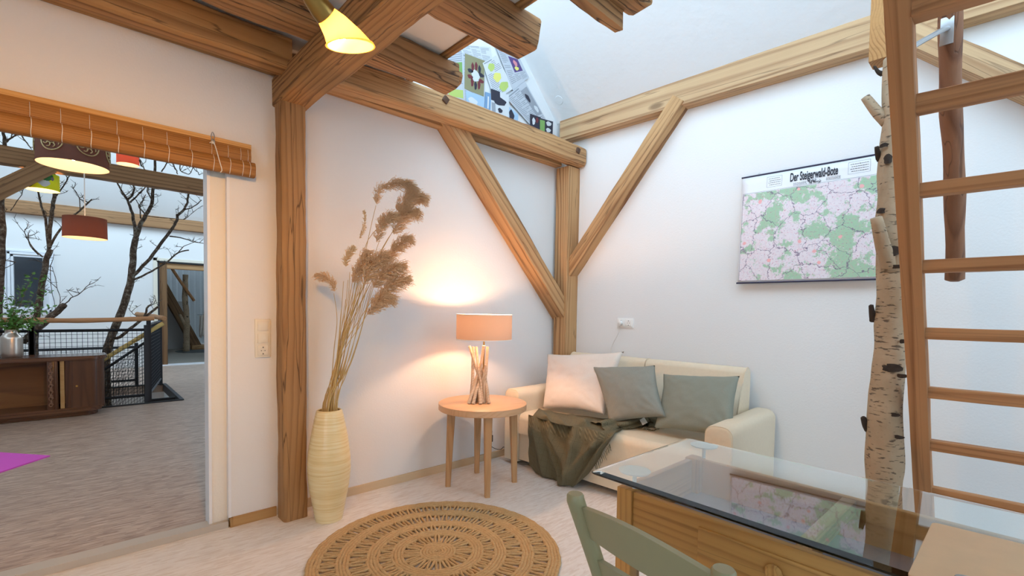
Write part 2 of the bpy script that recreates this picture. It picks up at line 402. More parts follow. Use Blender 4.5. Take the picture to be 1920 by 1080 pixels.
# ================================================================ the room shell
SX0 = .625; JX0 = ony(390, 700, YA+.035).x                                                     # right side of the sliding-door opening
HX0, HX1, HY0, HY1 = -2.4, 1.0, 7.42, 9.1                     # stair hole next door
bm = bmesh.new(); box(bm, (-3.2, -3.0, -.06), (3.7, YA, 0)); struct('floor', bm, 'floor')
bm = bmesh.new()
box(bm, (-3.4, YA, -.12), (4.6, HY0, -.004)); box(bm, (HX1, HY0, -.12), (4.6, 11.85, -.004)); box(bm, (-3.4, HY1, -.12), (HX1, 11.85, -.004)); box(bm, (-3.4, HY0, -.12), (HX0, HY1, -.004))
struct('floor_adjoining', bm, 'floor2')
# wall with the wide doorway (along X)
bm = bmesh.new()
box(bm, (SX0, YA, 0), (3.5, YA+.14, 2.76)); box(bm, (-3.2, YA, 2.12), (SX0, YA+.14, 2.76)); box(bm, (-3.2, YA, 0), (-1.6, YA+.14, 2.12))
struct('wall_left', bm, 'plaster')
bm = bmesh.new(); box(bm, (JX0+.012, YA+.035, .0), (SX0, YA+.14, 2.12)); struct('door_1', bm, 'plaster_cream')
bm = bmesh.new(); box(bm, (JX0, YA+.028, .012), (JX0+.014, YA+.13, 2.12)); box(bm, (SX0-.012, YA-.003, .055), (SX0+.002, YA+.034, 2.12)); struct('trim_1', bm, 'white_metal')
bm = bmesh.new(); box(bm, (-1.6, YA+.0, .0), (SX0-.012, YA+.03, .035)); box(bm, (-1.6, YA+.03, .0), (JX0+.012, YA+.10, .030)); struct('trim_2', bm, 'track')
# right wall (2.6 degrees off square)
def slabB(bm, s0, s1, z0, z1, o0, o1):
    vs = [bm.verts.new(bwall(s, z, o)) for s in (s0, s1) for z in (z0, z1) for o in (o0, o1)]
    for f in ((0, 1, 3, 2), (4, 6, 7, 5), (0, 4, 5, 1), (2, 3, 7, 6), (0, 2, 6, 4), (1, 5, 7, 3)): bm.faces.new([vs[i] for i in f])
bm = bmesh.new(); slabB(bm, -.2, 5.8, 0, 3.0, -.16, 0); struct('wall_right', bm, 'plaster')
# roof slope above the right wall, troweled plaster
bm = bmesh.new()
a, b = bwall(-.4, 2.98, .10), bwall(5.8, 2.98, .10)
up = NB*2.25 + V((0, 0, 2.32))
n = 40; g = [[bm.verts.new(a.lerp(b, i/n) + up*(j/16)) for j in range(17)] for i in range(n+1)]
for i in range(n):
    for j in range(16): bm.faces.new((g[i][j], g[i+1][j], g[i+1][j+1], g[i][j+1]))
ofs = V((.1, 0, .1)); g2 = [bm.verts.new(p.co+ofs) for p in (g[0][0], g[n][0], g[n][16], g[0][16])]; bm.faces.new(g2)
struct('ceiling_slope', bm, 'rough_plaster', 180)
# gable wall above the left wall plate
bm = bmesh.new(); box(bm, (.2, YA+.02, 2.74), (3.6, YA+.14, 5.4)); struct('wall_gable', bm, 'rough_plaster')
# unseen walls added behind the camera to block daylight, openings placed for light
bm = bmesh.new(); box(bm, (-3.35, -3.0, 0), (-3.2, YA, .35)); box(bm, (-3.35, -3.0, 2.35), (-3.2, YA, 2.74)); box(bm, (-3.35, -.3, .35), (-3.2, YA, 2.35)); box(bm, (-3.35, -3.0, .35), (-3.2, -2.6, 2.35)); box(bm, (-3.29, -1.68, .35), (-3.24, -1.60, 2.35)); struct('wall_behind_left_light_block', bm, 'plaster')
bm = bmesh.new(); box(bm, (-3.2, -3.15, 0), (3.8, -3.0, .9)); box(bm, (-3.2, -3.15, 2.3), (3.8, -3.0, 3.0)); box(bm, (-3.2, -3.15, .9), (1.9, -3.0, 2.3)); box(bm, (3.2, -3.15, .9), (3.8, -3.0, 2.3)); struct('wall_behind_right_light_block', bm, 'plaster')
# ceiling boards of the loft floor, ending at the stair void
bm = bmesh.new(); box(bm, (-3.2, -3.0, 2.705), (1.555, YA+.02, 2.74)); struct('ceiling', bm, 'board')
o = timber('loft_edge_batten', (1.575, 2.70, 2.722), (1.60, -2.5, 2.722), .05, .06, 'beam_orange', wob=.002, seed=3, label='thin wooden edge strip closing the white loft boards at the stair void', cat='batten')
# skirting
bm = bmesh.new(); box(bm, (SX0, YA-.012, 0), (.86, YA, .055)); box(bm, (SX0-.004, YA-.012, 0), (SX0+.008, YA+.03, .055)); struct('baseboard_left', bm, 'skirting2')
bm = bmesh.new(); box(bm, (1.0, YA-.012, 0), (3.27, YA, .055)); struct('baseboard_left', bm, 'skirting')
bm = bmesh.new(); slabB(bm, .2, 5.5, 0, .055, 0, .012); struct('baseboard_right', bm, 'skirting_y')

# ================================================================ timbers of this room
timber('timber_post', (.93, 2.885, -.01), (.918, 2.895, 2.405), .135, .125, 'post', up=(0, 1, 0), wob=.007, rnd=.32, seed=1, label='dark knotty wooden post standing beside the vase, left of the reeds', cat='post')
timber('timber_post', (3.335, 2.865, -.01), (3.335, 2.865, 2.55), .165, .15, 'beam', up=(0, 1, 0), wob=.003, rnd=.07, seed=2, label='tan corner post behind the sofa where both braces meet', cat='post')
def tieprof(t, q, r, a, b):
    d = .035*math.exp(-((t*4.0-1.05)/.22)**2)*(1 if t*4.0 < 1.05 else 1)
    return q, r + (-.02*(1-min(1, abs(t*4.0-.75)/.35)) if (b < 0 and a < 0) else 0)
timber('tie_beam', (.925, 2.965, 2.468), (.985, -1.2, 2.468), .165, .155, 'beam_orange', wob=.006, rnd=.1, seed=4, seg=90, label='thick ceiling beam running overhead from the dark post behind the lit spotlight', cat='beam')
timber('wall_purlin', (3.395, 2.775, 2.643), (.985, 2.775, 2.602), .13, .165, 'beam', wob=.007, rnd=.42, seed=5, bow=.02, label='round-edged tan beam with iron bolts under the newspaper wall', cat='beam')
timber('wall_purlin', (.87, 2.77, 2.60), (-3.0, 2.77, 2.60), .12, .17, 'beam_orange', wob=.007, rnd=.25, seed=6, label='brown beam along the left wall top above the bamboo blind', cat='beam')
timber('wall_plate', (3.27, 2.93, 2.648), (.99, 2.93, 2.643), .075, .16, 'beam', wob=.002, rnd=.05, seed=7, label='flat wall plate tucked behind the bolted round-edged beam', cat='beam')
timber('wall_plate', (.86, 2.93, 2.645), (-3.0, 2.93, 2.640), .075, .16, 'beam_orange', wob=.002, rnd=.05, seed=8, label='flat dark wall plate on the left wall behind the brown beam', cat='beam')
def brace(*a, **k): return timber('diagonal_brace', *a, **k)
brace((1.945, 2.90, 2.69), (3.315, 2.90, 1.22), .13, .175, 'beam_orange' if 0 else 'beam', up=(0, 1, 0), wob=.004, rnd=.08, seed=9, label='diagonal brace sloping down to the corner post above the table lamp', cat='brace')
brace(bwall(1.16, 2.86, .055), bwall(.13, 1.60, .055), .11, .135, 'beam', up=NB, wob=.004, rnd=.08, seed=10, label='diagonal brace on the right wall between corner post and pale beam', cat='brace')
brace(bwall(2.40, 2.90, .055), bwall(3.35, 2.02, .055), .11, .17, 'beam_pale', up=NB, wob=.003, rnd=.06, seed=11, label='pale diagonal brace on the right wall behind the ladder', cat='brace')
timber('long_wall_beam', bwall(.02, 2.905, .05), bwall(5.7, 2.875, .05), .12, .19, 'beam_pale', wob=.002, rnd=.05, seed=12, label='long pale beam with flame grain running above the map wall', cat='beam')
for (p, q, r, lab) in ((V((1.86, 2.705, 2.665)), .017, .5, 'square iron bolt head in the round-edged beam below the newspapers'), (V((3.27, 2.704, 2.665)), .017, .2, 'square iron bolt head at the corner end of the round-edged beam')):
    bm = bmesh.new(); box(bm, (-.022, -.012, -.022), (.022, .012, .022), .006); o = obj('iron_bolt', bm, 'iron'); o.location = p; o.rotation_euler = (.2, r, .1); tag(o, lab, 'bolt')
# joists of the loft floor
j1 = timber('floor_joist', (1.665, 2.365, 2.62), (1.02, 2.365, 2.62), .15, .15, 'beam_rough', wob=.012, rnd=.3, seed=13, ends=.02, label='hewn loft joist end nearest the newspaper wall, with a knobby tip', cat='joist')
bm = bmesh.new(); bmesh.ops.create_uvsphere(bm, u_segments=16, v_segments=12, radius=.05)
for v in bm.verts: v.co = V((v.co.x*.75, v.co.y*1.0, v.co.z*.9)) + v.co.normalized()*noise.noise(v.co*26)*.012
bmesh.ops.translate(bm, vec=(-.012, .022, .0), verts=bm.verts); obj('round_tenon', bm, 'beam_rough', j1, 180)
timber('floor_joist', (.87, 2.36, 2.62), (-3.0, 2.36, 2.62), .16, .15, 'beam_rough', wob=.012, rnd=.3, seed=14, label='hewn loft joist left of the spotlight over the left wall', cat='joist')
timber('floor_joist', (1.715, 1.77, 2.635), (1.02, 1.77, 2.635), .165, .16, 'beam_rough', wob=.01, rnd=.35, seed=15, ends=.03, label='hewn loft joist end in the middle, poking into the stair void', cat='joist')
timber('floor_joist', (.88, 1.77, 2.635), (-3.0, 1.77, 2.635), .165, .16, 'beam_rough', wob=.01, rnd=.35, seed=16, label='hewn loft joist behind the spotlight mount', cat='joist')
r3 = empty('floor_joist', label='split grey-brown joist end with two prongs against the bright slope', cat='joist')
timber('upper_prong', (1.90, 1.235, 2.665), (1.02, 1.235, 2.665), .13, .105, 'beam_rough', wob=.01, rnd=.4, seed=17, parent=r3, ends=.03)
timber('lower_prong', (1.845, 1.305, 2.575), (1.02, 1.305, 2.60), .055, .08, 'beam_rough', wob=.008, rnd=.3, seed=18, parent=r3, ends=.02)
rebase(r3, (1.02, 1.24, 2.60))
timber('hanging_post', (2.71, .462, 3.3), (2.71, .462, 2.40), .10, .10, 'header', up=(0, 1, 0), wob=.001, rnd=.04, seed=19, label='orange squared hanging timber whose cut end rests on the birch trunk', cat='post')

# ---- spotlights on the ceiling
def bulb_mesh(name, r, parent, col, watt, loc=(0, 0, 0)):
    E = watt/(39.48*r*r); mt = emit('lit_bulb', col, E); bm = bmesh.new(); bmesh.ops.create_uvsphere(bm, u_segments=20, v_segments=14, radius=r); bmesh.ops.translate(bm, vec=loc, verts=bm.verts)
    return obj(name, bm, mt, parent, 180)
def spot(c, tip, shade_mouth, lab):
    r = empty('ceiling_spotlight', label=lab, cat='lamp')
    c, tip = V(c), V(tip); d = (tip-c).normalized(); x, y, z = frame(d)
    R = Matrix((y, z, x)).transposed().to_4x4(); R.translation = c
    Lh = (tip-c).length
    bm = bmesh.new(); lathe(bm, [(.021, 0), (.026, .012), (.034, .035), (.043, .065), (.048, .09), (.049, Lh), (.046, Lh), (.045, .09), (.040, .065), (.031, .035), (.019, .006)], 32, cap0=False, cap1=False)
    for v in bm.verts:                       # the mouth of the glass is cut on the slant
        k_ = max(0, (v.co.z-.045)/(Lh-.045)); w = R.to_3x3() @ V((v.co.x, v.co.y, 0)); v.co.z -= k_*.45*w.dot(UP)/d.dot(UP)
    s = obj('glass_shade', bm, 'frosted', r, 60); s.matrix_basis = R
    bm = bmesh.new(); lathe(bm, [(.006, -.062), (.014, -.058), (.021, -.035), (.026, -.01), (.027, .008), (.023, .010)], 28)
    o = obj('brass_cup', bm, 'brass', r, 40); o.matrix_basis = R
    o = bulb_mesh('bulb', .020, r, (1, .66, .32), 3.2, (0, 0, Lh*.58)); o.matrix_basis = R
    top = V((c.x-.02, c.y+.02, 2.66)); bm = bmesh.new(); tube(bm, smoothline([c-d*.06, c-d*.09+V((0, 0, .03)), V((top.x, top.y, 2.5)), top], 12), .005, 8)
    obj('swivel_arm', bm, 'brass', r, 60)
    bm = bmesh.new(); lathe(bm, [(.035, 0), (.045, .012), (.045, .028)], 28, c=(top.x, top.y, 2.645)); obj('ceiling_mount', bm, 'brass', r, 40)
    rebase(r, top)
    bpos = c + d*Lh*1.0
    return bpos, d
def DP(x, y, dep): return CAM + ray(x, y)*dep
bp, bd = spot(DP(606, 22, 1.10), DP(656, 84, 1.165), None, 'lit glass cone spotlight with brass cup below the thick ceiling beam')
cone_light('spotlight_beam', bp, bd, (1, .48, .09), 24)
bp, bd = spot(DP(500, -150, 1.20), DP(468, -52, 1.17), None, 'second cone spotlight above the top edge, pointing left at the wall')
cone_light('spotlight_beam', bp, V((-.45, .85, -.12)), (1, .45, .05), 88, .03, 160)

# ================================================================ on the left wall
def wallA(x, z, off=0.): return V((x, YA-off, z))
# bamboo blind
bl = empty('bamboo_blind', label='rolled-up brown bamboo blind hanging above the wide doorway', cat='blind')
bx1 = ony(470, 290, 2.93).x; ztop = ony(300, 234, 2.925).z
bm = bmesh.new(); box(bm, (-2.0, 2.915, ztop-.036), (bx1, 2.962, ztop), .002); obj('head_rail', bm, 'blind_rail', bl)
bm = bmesh.new()
nx = 60
def strip(bm, prof, x0, x1, nx=60, wv=.0015):
    rows = []
    for i in range(nx+1):
        x = x0+(x1-x0)*i/nx; rows.append([bm.verts.new((x, y+wv*noise.noise(V((x*3, y*40, z*40))), z+wv*noise.noise(V((x*3+7, y*40, z*40))))) for y, z in prof])
    m = len(prof)
    for a, b in zip(rows, rows[1:]):
        for j in range(m): bm.faces.new((a[j], a[(j+1) % m], b[(j+1) % m], b[j]))
    bm.faces.new(rows[0]); bm.faces.new(list(reversed(rows[-1])))
zt = ztop-.024
strip(bm, [(2.912, zt), (2.905, zt-.02), (2.900, zt-.05), (2.905, zt-.076), (2.925, zt-.078), (2.925, zt)], -2.0, bx1-.004)
obj('valance', bm, 'blind', bl, 60)
bm = bmesh.new(); strip(bm, [(2.900, zt-.075), (2.882, zt-.083), (2.872, zt-.108), (2.876, zt-.145), (2.892, zt-.157), (2.925, zt-.155), (2.945, zt-.12), (2.935, zt-.075)], -2.0, bx1+.012)
obj('rolled_slats', bm, 'blind', bl, 60)
k = 0
for i, x in enumerate([bx1-.02, bx1-.055, bx1-.115, bx1-.19] + [bx1-.19-.095*j for j in range(1, 14)]):
    bm = bmesh.new(); tube(bm, [(x, 2.905, zt-.01), (x+.001, 2.899, zt-.045), (x, 2.902, zt-.074)], .0011, 5)
    tube(bm, smoothline([(x+.004, 2.887, zt-.078), (x+.006, 2.869, zt-.108), (x+.003, 2.873, zt-.146), (x+.004, 2.89, zt-.159)], 8), .0016, 5); obj('binding_thread', bm, 'cord', bl, 180)
hk = ony(399, 258, 2.91)
bm = bmesh.new(); box(bm, (hk.x-.009, 2.902, hk.z-.035), (hk.x+.009, 2.916, hk.z-.01), .003); tube(bm, smoothline([(hk.x, 2.91, hk.z-.012), (hk.x+.008, 2.91, hk.z+.004), (hk.x, 2.915, hk.z+.03), (hk.x-.008, 2.91, hk.z+.004), (hk.x-.002, 2.91, hk.z-.012)], 16), .0022, 6)
obj('pulley_hook', bm, 'metal_grey', bl, 60)
bm = bmesh.new(); tube(bm, smoothline([ony(393, 268, 2.895), ony(399, 266, 2.89), ony(404, 275, 2.885), ony(411, 300, 2.87), ony(416, 318, 2.865), ony(413, 323, 2.865)], 20), .0026, 6); obj('pull_cord', bm, 'cord', bl, 180)
rebase(bl, (bx1, 2.95, ztop))
# light switches with socket below
sw = empty('switch_plate', label='vertical plate of two light switches and a socket beside the doorway', cat='switch')
q0 = ony(477.5, 598, YA); sx, sz = q0.x+.04, q0.z-.111
boxobj('plate', (sx-.0405, YA-.010, sz-.111), (sx+.0405, YA+.002, sz+.111), 'cream_plastic', sw, .003)
for dz in (.071, 0): boxobj('rocker', (sx-.028, YA-.015, sz+dz-.027), (sx+.028, YA-.008, sz+dz+.027), 'cream_plastic', sw, .002)
def socket_face(parent, c, x, y, z, mat):       # c centre, x right, y out of the wall
    R = Matrix((x, z, y)).transposed().to_4x4(); R.translation = c
    bm = bmesh.new(); box(bm, (-.028, -.028, -.004), (.028, .028, .004), .002); o = obj('socket', bm, mat, parent, 35); o.matrix_basis = R
    bm = bmesh.new(); lathe(bm, [(.0215, .0045), (.020, .0045), (.0185, .0041)], 28, cap0=False, cap1=True); o2 = obj('socket_well', bm, 'cream_plastic' if mat == 'cream_plastic' else 'white_plastic', parent, 40); o2.matrix_basis = R
    bm = bmesh.new()
    for dx in (-.0095, .0095): lathe(bm, [(.0027, .0046), (.0026, .005)], 10, c=(dx, 0, 0))
    for dy in (-.0185, .0185): box(bm, (-.003, dy-.003, .0042), (.003, dy+.003, .0056))
    lathe(bm, [(.0014, .0046), (.0013, .005)], 8); o3 = obj('socket_pins', bm, 'socket_hole', parent); o3.matrix_basis = R
socket_face(sw, V((sx, YA-.011, sz-.071)), V((1, 0, 0)), V((0, -1, 0)), V((0, 0, 1)), 'cream_plastic')
rebase(sw, (sx, YA, sz))
# ================================================================ on the right wall
XR = -DB                                             # rightwards along the wall
c0 = onb(1173.2, 605.5); ds = empty('double_socket', label='white double wall socket above the sofa with one plug in', cat='socket')
R = Matrix((XR, V((0, 0, 1)), NB)).transposed().to_4x4(); R.translation = c0
bm = bmesh.new(); box(bm, (-.076, -.0405, -.002), (.076, .0405, .010), .003); o = obj('plate', bm, 'white_plastic', ds, 35); o.matrix_basis = R
for k in (-1, 1): socket_face(ds, c0+XR*.0355*k+NB*.012, XR, NB, V((0, 0, 1)), 'white_plastic')
rebase(ds, c0)
pg = empty('power_plug', label='white angled plug with thin cord running down behind the sofa', cat='plug')
pc = c0-XR*.0355+NB*.02
bm = bmesh.new(); lathe(bm, [(.019, 0), (.019, .012), (.016, .022), (.008, .025)], 24); o = obj('plug_body', bm, 'white_plastic', pg, 40); R2 = R.copy(); R2.translation = pc; o.matrix_basis = R2
e1 = onb(1146, 662, .02)
bm = bmesh.new(); tube(bm, smoothline([pc+NB*.018, pc+NB*.016+V((0, 0, -.03))], 4), [.007, .006, .005, .0045], 8)
tube(bm, smoothline([pc+NB*.014+V((0, 0, -.03)), pc+NB*.012-XR*.02+V((0, 0, -.10)), pc-XR*.075+V((0, 0, -.19)), e1, e1+V((0, 0, -.35))], 24), .0033, 6); obj('cord', bm, 'cord', pg, 180)
rebase(pg, pc)

# wall map
def mat_map():
    m, nt, p = newmat('printed_regional_map')
    t = N(nt, 'ShaderNodeUVMap'); uv = t.outputs[0]
    def ns(sc, d=3, r=.5, off=0.):
        mp = N(nt, 'ShaderNodeMapping'); mp.inputs['Location'].default_value = (off, off, off); L(nt, uv, mp.inputs[0]); return tex_noise(nt, mp.outputs[0], sc, d, r)
    def lines(sc, off, dist, w):
        nz = N(nt, 'ShaderNodeTexNoise', ins={'Scale': sc*2.3, 'Detail': 5, 'Roughness': .65}); L(nt, uv, nz.inputs['Vector'])
        sb = N(nt, 'ShaderNodeVectorMath', operation='SCALE', ins={3: dist}); L(nt, nz.outputs['Color'], sb.inputs[0])
        ad = N(nt, 'ShaderNodeVectorMath', operation='ADD'); L(nt, uv, ad.inputs[0]); L(nt, sb.outputs[0], ad.inputs[1])
        a2 = N(nt, 'ShaderNodeVectorMath', operation='ADD', ins={1: (off, off*1.3, 0)}); L(nt, ad.outputs[0], a2.inputs[0])
        vo = N(nt, 'ShaderNodeTexVoronoi', feature='DISTANCE_TO_EDGE', voronoi_dimensions='2D', ins={'Scale': sc}); L(nt, a2.outputs[0], vo.inputs['Vector'])
        return ramp(nt, vo.outputs['Distance'], [(0, 1.), (w*.6, .9), (w, 0.), (1, 0.)])
    paper = mixc(nt, ns(9), (.82, .76, .79), (.74, .64, .68))
    g = ramp(nt, ns(5.5, 6, .68, 3.), [(0, 0.), (.50, 0.), (.54, 1.), (1, 1.)])
    col = mixc(nt, math_(nt, 'MULTIPLY', g, .85), paper, (.30, .54, .32))
    dots = ramp(nt, ns(60, 3, .6, 1.), [(0, 0.), (.60, 0.), (.66, 1.), (1, 1.)])
    col = mixc(nt, math_(nt, 'MULTIPLY', dots, .75), col, (.45, .15, .25))
    col = mixc(nt, math_(nt, 'MULTIPLY', lines(15, 2.2, .05, .024), .38), col, (.78, .30, .38))
    col = mixc(nt, math_(nt, 'MULTIPLY', lines(24, 5.2, .05, .03), .30), col, (.35, .33, .50))
    col = mixc(nt, math_(nt, 'MULTIPLY', lines(4.6, .7, .16, .017), .95), col, (.16, .11, .19))
    city = N(nt, 'ShaderNodeTexVoronoi', voronoi_dimensions='2D', ins={'Scale': 3.1}); L(nt, uv, city.inputs['Vector'])
    cm = ramp(nt, math_(nt, 'ADD', city.outputs['Distance'], math_(nt, 'MULTIPLY', ns(20), .12)), [(0, 1.), (.095, 1.), (.11, 0.), (1, 0.)])
    col = mixc(nt, cm, col, (.85, .42, .42))
    L(nt, col, p.inputs['Base Color']); p.inputs['Roughness'].default_value = .55
    return m
M['map'] = mat_map(); M['map_paper'] = plain('map_paper', (.83, .84, .88), .6); M['ink'] = plain('printing_ink', (.015, .015, .03), .6); M['map_rod'] = plain('dark_blue_rod', (.02, .02, .06), .4)
mp = empty('wall_map', label='large printed regional map with black title lettering on dark rods', cat='map')
TL = onb(1392.5, 334, .016); BL = onb(1381.5, 531, .05)
HM = TL.z-BL.z; WM = .868
mR = Matrix((XR, V((0, 0, 1)), NB)).transposed(); tilt = math.atan2(.034, HM)
mR = mR @ Matrix.Rotation(-tilt, 3, 'X') if 0 else mR
XM = XR; YM = (TL-BL - XM*(TL-BL).dot(XM)); HMl = YM.length; YM.normalize(); ZM = XM.cross(YM)
sh = (BL-TL).dot(XM)
def mpt(u, v, o=0.): return TL + XM*(u*WM + sh*v*.0) - YM*(v*HMl) + ZM*o      # u, v in 0..1 from the top left
bm = bmesh.new()
g = [[bm.verts.new(mpt(i/20, j/14, .004*math.sin(j/14*PI)*math.sin(i/20*7))) for j in range(15)] for i in range(21)]
for i in range(20):
    for j in range(14): bm.faces.new((g[i][j], g[i][j+1], g[i+1][j+1], g[i+1][j]))
o = obj('paper_sheet', bm, 'map_paper', mp, 180); sm = o.modifiers.new('thick', 'SOLIDIFY'); sm.thickness = .0015; sm.offset = -1
bm = bmesh.new(); uvl = bm.loops.layers.uv.new('UVMap')
u0, u1, v0, v1 = .012, .985, .165, .978; nx_, ny_ = 20, 14
g = [[(u0+(u1-u0)*i/nx_, v0+(v1-v0)*j/ny_) for j in range(ny_+1)] for i in range(nx_+1)]
vg = [[bm.verts.new(mpt(a, b, .004*math.sin(b*PI)*math.sin(a*7)+.0022)) for a, b in r] for r in g]
for i in range(nx_):
    for j in range(ny_):
        f = bm.faces.new((vg[i][j], vg[i][j+1], vg[i+1][j+1], vg[i+1][j]))
        for lp, (a, b) in zip(f.loops, ((i, j), (i, j+1), (i+1, j+1), (i+1, j))): lp[uvl].uv = (g[a][b][0]*1.22, 1-g[a][b][1])
obj('map_print', bm, 'map', mp, 180)
def inkline(bm, a, b, w=.0012, off=.0035):
    A, B = mpt(*a, off), mpt(*b, off); d = (B-A).normalized(); n = ZM.cross(d)*w*.5
    bm.faces.new([bm.verts.new(q) for q in (A-n, B-n, B+n, A+n)])
bm = bmesh.new()
for a, b in (((u0, v0-.006), (u1, v0-.006)), ((u0, v0-.006), (u0, .985)), ((u0, .985), (u1, .985)), ((u1, v0-.006), (u1, .985))): inkline(bm, a, b)
for (a0, b0, a1, b1) in ((.185, .035, .29, .128), (.71, .028, .835, .125)):
    for a, b in (((a0, b0), (a1, b0)), ((a1, b0), (a1, b1)), ((a1, b1), (a0, b1)), ((a0, b1), (a0, b0))): inkline(bm, a, b, .001)
    for r in range(4):
        y = b0+(b1-b0)*(r+1)/5; x = a0+.012+.006*(r % 2)
        while x < a1-.014: w = random.uniform(.006, .014); inkline(bm, (x, y), (min(x+w, a1-.01), y), .0028); x += w+.003
for (a0, a1, yy) in ((.37, .455, .128), (.37, .45, .138), (.37, .455, .148), (.58, .66, .124), (.58, .655, .134), (.58, .66, .144)):
    x = a0
    while x < a1: w = random.uniform(.005, .012); inkline(bm, (x, yy), (x+w, yy), .0022); x += w+.003
for k in range(60):
    a = .475+random.random()*.07; b = .122+random.random()*.03; inkline(bm, (a, b), (a+random.uniform(-.008, .008), b+random.uniform(-.012, .012)), .0022)
o = obj('printed_lines', bm, 'ink', mp)
def text(name, s, size, loc, R, mat, parent, extr=.0004, shear=0., bold=0., xs=1.):
    cu = bpy.data.curves.new(name, 'FONT'); cu.body = s; cu.size = size; cu.extrude = extr; cu.shear = shear; cu.offset = bold; cu.align_x = 'LEFT'
    t = bpy.data.objects.new(name, cu); COL.objects.link(t); dg = bpy.context.evaluated_depsgraph_get()
    me = bpy.data.meshes.new_from_object(t.evaluated_get(dg)); bpy.data.objects.remove(t); bpy.data.curves.remove(cu)
    me.materials.clear(); me.materials.append(M[mat]); o = bpy.data.objects.new(name, me); COL.objects.link(o); o.parent = parent
    R = R.copy(); o.matrix_basis = R @ Matrix.Diagonal((xs, 1, 1, 1)); return o
R = Matrix((XM, YM, ZM)).transposed().to_4x4(); R.translation = mpt(.345, .108, .004)
tt = text('title_lettering', 'Der Steigerwald-Bote', .078, None, R, 'ink', mp, bold=.0018, xs=.385)
for nm, v in (('top_rod', 0), ('bottom_rod', 1)):
    bm = bmesh.new(); tube(bm, [mpt(-.006, v, .001), mpt(1.006, v, .001)], .0055, 10); obj(nm, bm, 'map_rod', mp, 60)
for u in (.12, .88):
    bm = bmesh.new(); tube(bm, smoothline([mpt(u, .0, .003), mpt(u-.003, -.014, .002), mpt(u+.004, -.022, -.008), mpt(u+.004, -.024, -.016)], 8), .0015, 6); obj('hanging_hook', bm, 'metal_grey', mp, 180)
rebase(mp, TL)

# newspapers pasted on the gable wall, each sheet by its four corners in the photo
for nm, c in (('np_paper', (.50, .54, .60)), ('np_cream', (.56, .56, .54)), ('np_text', (.26, .29, .34)), ('np_olive', (.26, .25, .14)), ('np_green', (.20, .38, .11)), ('np_blue', (.18, .32, .52)), ('np_sky', (.36, .52, .70)), ('np_dark', (.03, .03, .05)), ('np_maroon', (.16, .03, .04)), ('np_lime', (.45, .58, .16)), ('np_yellow', (.72, .70, .18)), ('np_grey', (.30, .33, .38)), ('np_white', (.62, .66, .70)), ('np_purple', (.10, .06, .20)), ('np_pink', (.65, .25, .30))): M[nm] = plain(nm[3:]+'_print', c, .8)
npz = [0]
def clipping(corners, label, mat='np_paper', pics=(), cols=0, rows=0, head=True):
    """corners TL TR BR BL in photo px on the gable plane"""
    npz[0] += 1; off = .004+.0016*npz[0]; Y0 = YA+.02-off
    P = [ony(x, y, Y0) for x, y in corners]
    def at(u, v, o=0.): q = P[0].lerp(P[1], u).lerp(P[3].lerp(P[2], u), v); return V((q.x, q.y-o, q.z))
    r = empty('newspaper_clipping', label=label, cat='newspaper', group=None)
    bm = bmesh.new(); f = [bm.verts.new(at(u, v)) for u, v in ((0, 0), (0, 1), (1, 1), (1, 0))]; fc = bm.faces.new(f)
    g2 = bmesh.ops.extrude_face_region(bm, geom=[fc]); bmesh.ops.translate(bm, vec=(0, .0014, 0), verts=[v for v in g2['geom'] if isinstance(v, bmesh.types.BMVert)])
    obj('paper', bm, mat, r)
    bm = bmesh.new(); any_ = False
    def bar(u0, v0, u1, v1, o=.0005): bm.faces.new([bm.verts.new(at(u, v, o)) for u, v in ((u0, v0), (u0, v1), (u1, v1), (u1, v0))])
    for c in range(cols):
        a, b = .05+.9*c/cols+.01, .05+.9*(c+1)/cols-.02
        for k in range(rows):
            v = .08+.86*k/rows; u_m, v_m = (a+b)/2, v
            if any(p[0]-.02 < u_m < p[2]+.02 and p[1]-.03 < v_m < p[3]+.03 for p in pics): continue
            if random.random() < .06: continue
            bar(a, v, b if random.random() > .2 else a+(b-a)*.6, v+.34/rows*.86); any_ = True
    if head and not any(p[1] < .06 for p in pics): bar(.06, .025, .62, .05); any_ = True
    if any_: obj('text_columns', bm, 'np_text', r)
    else: bm.free()
    for p in pics:
        bm = bmesh.new()
        if len(p) > 5 and p[5] == 'blob':
            cu, cv, ru, rv = (p[0]+p[2])/2, (p[1]+p[3])/2, (p[2]-p[0])/2, (p[3]-p[1])/2
            bm.faces.new([bm.verts.new(at(cu+ru*math.cos(-t)*(1+.12*math.sin(5*t)), cv+rv*math.sin(-t)*(1+.12*math.cos(3*t)), .0012)) for t in [2*PI*i/22 for i in range(22)]])
        else: bar2 = [bm.verts.new(at(u, v, .0008)) for u, v in ((p[0], p[1]), (p[0], p[3]), (p[2], p[3]), (p[2], p[1]))]; bm.faces.new(bar2)
        obj('printed_picture', bm, p[4], r)
    rebase(r, P[3])
clipping([(832, 90), (876, 80), (880, 205), (838, 195)], 'newspaper sheet with green field photo beside the hewn joist end', 'np_paper', [(.02, .28, .82, .52, 'np_green'), (.15, .36, .5, .46, 'np_grey', 'blob'), (.1, .72, .8, .85, 'np_lime')], 1, 26)
clipping([(858, 84), (920, 88), (925, 130), (872, 108)], 'newspaper sheet with a headline peeking out under the middle joist', 'np_white', [], 3, 14)
clipping([(866, 98), (910, 114), (908, 240), (870, 215)], 'narrow newspaper column sheet left of the olive shoe advert', 'np_paper', [], 2, 34)
shoe = [(.36+.05*math.cos(t), 0, 0, 0, '') for t in ()]
shoes = []
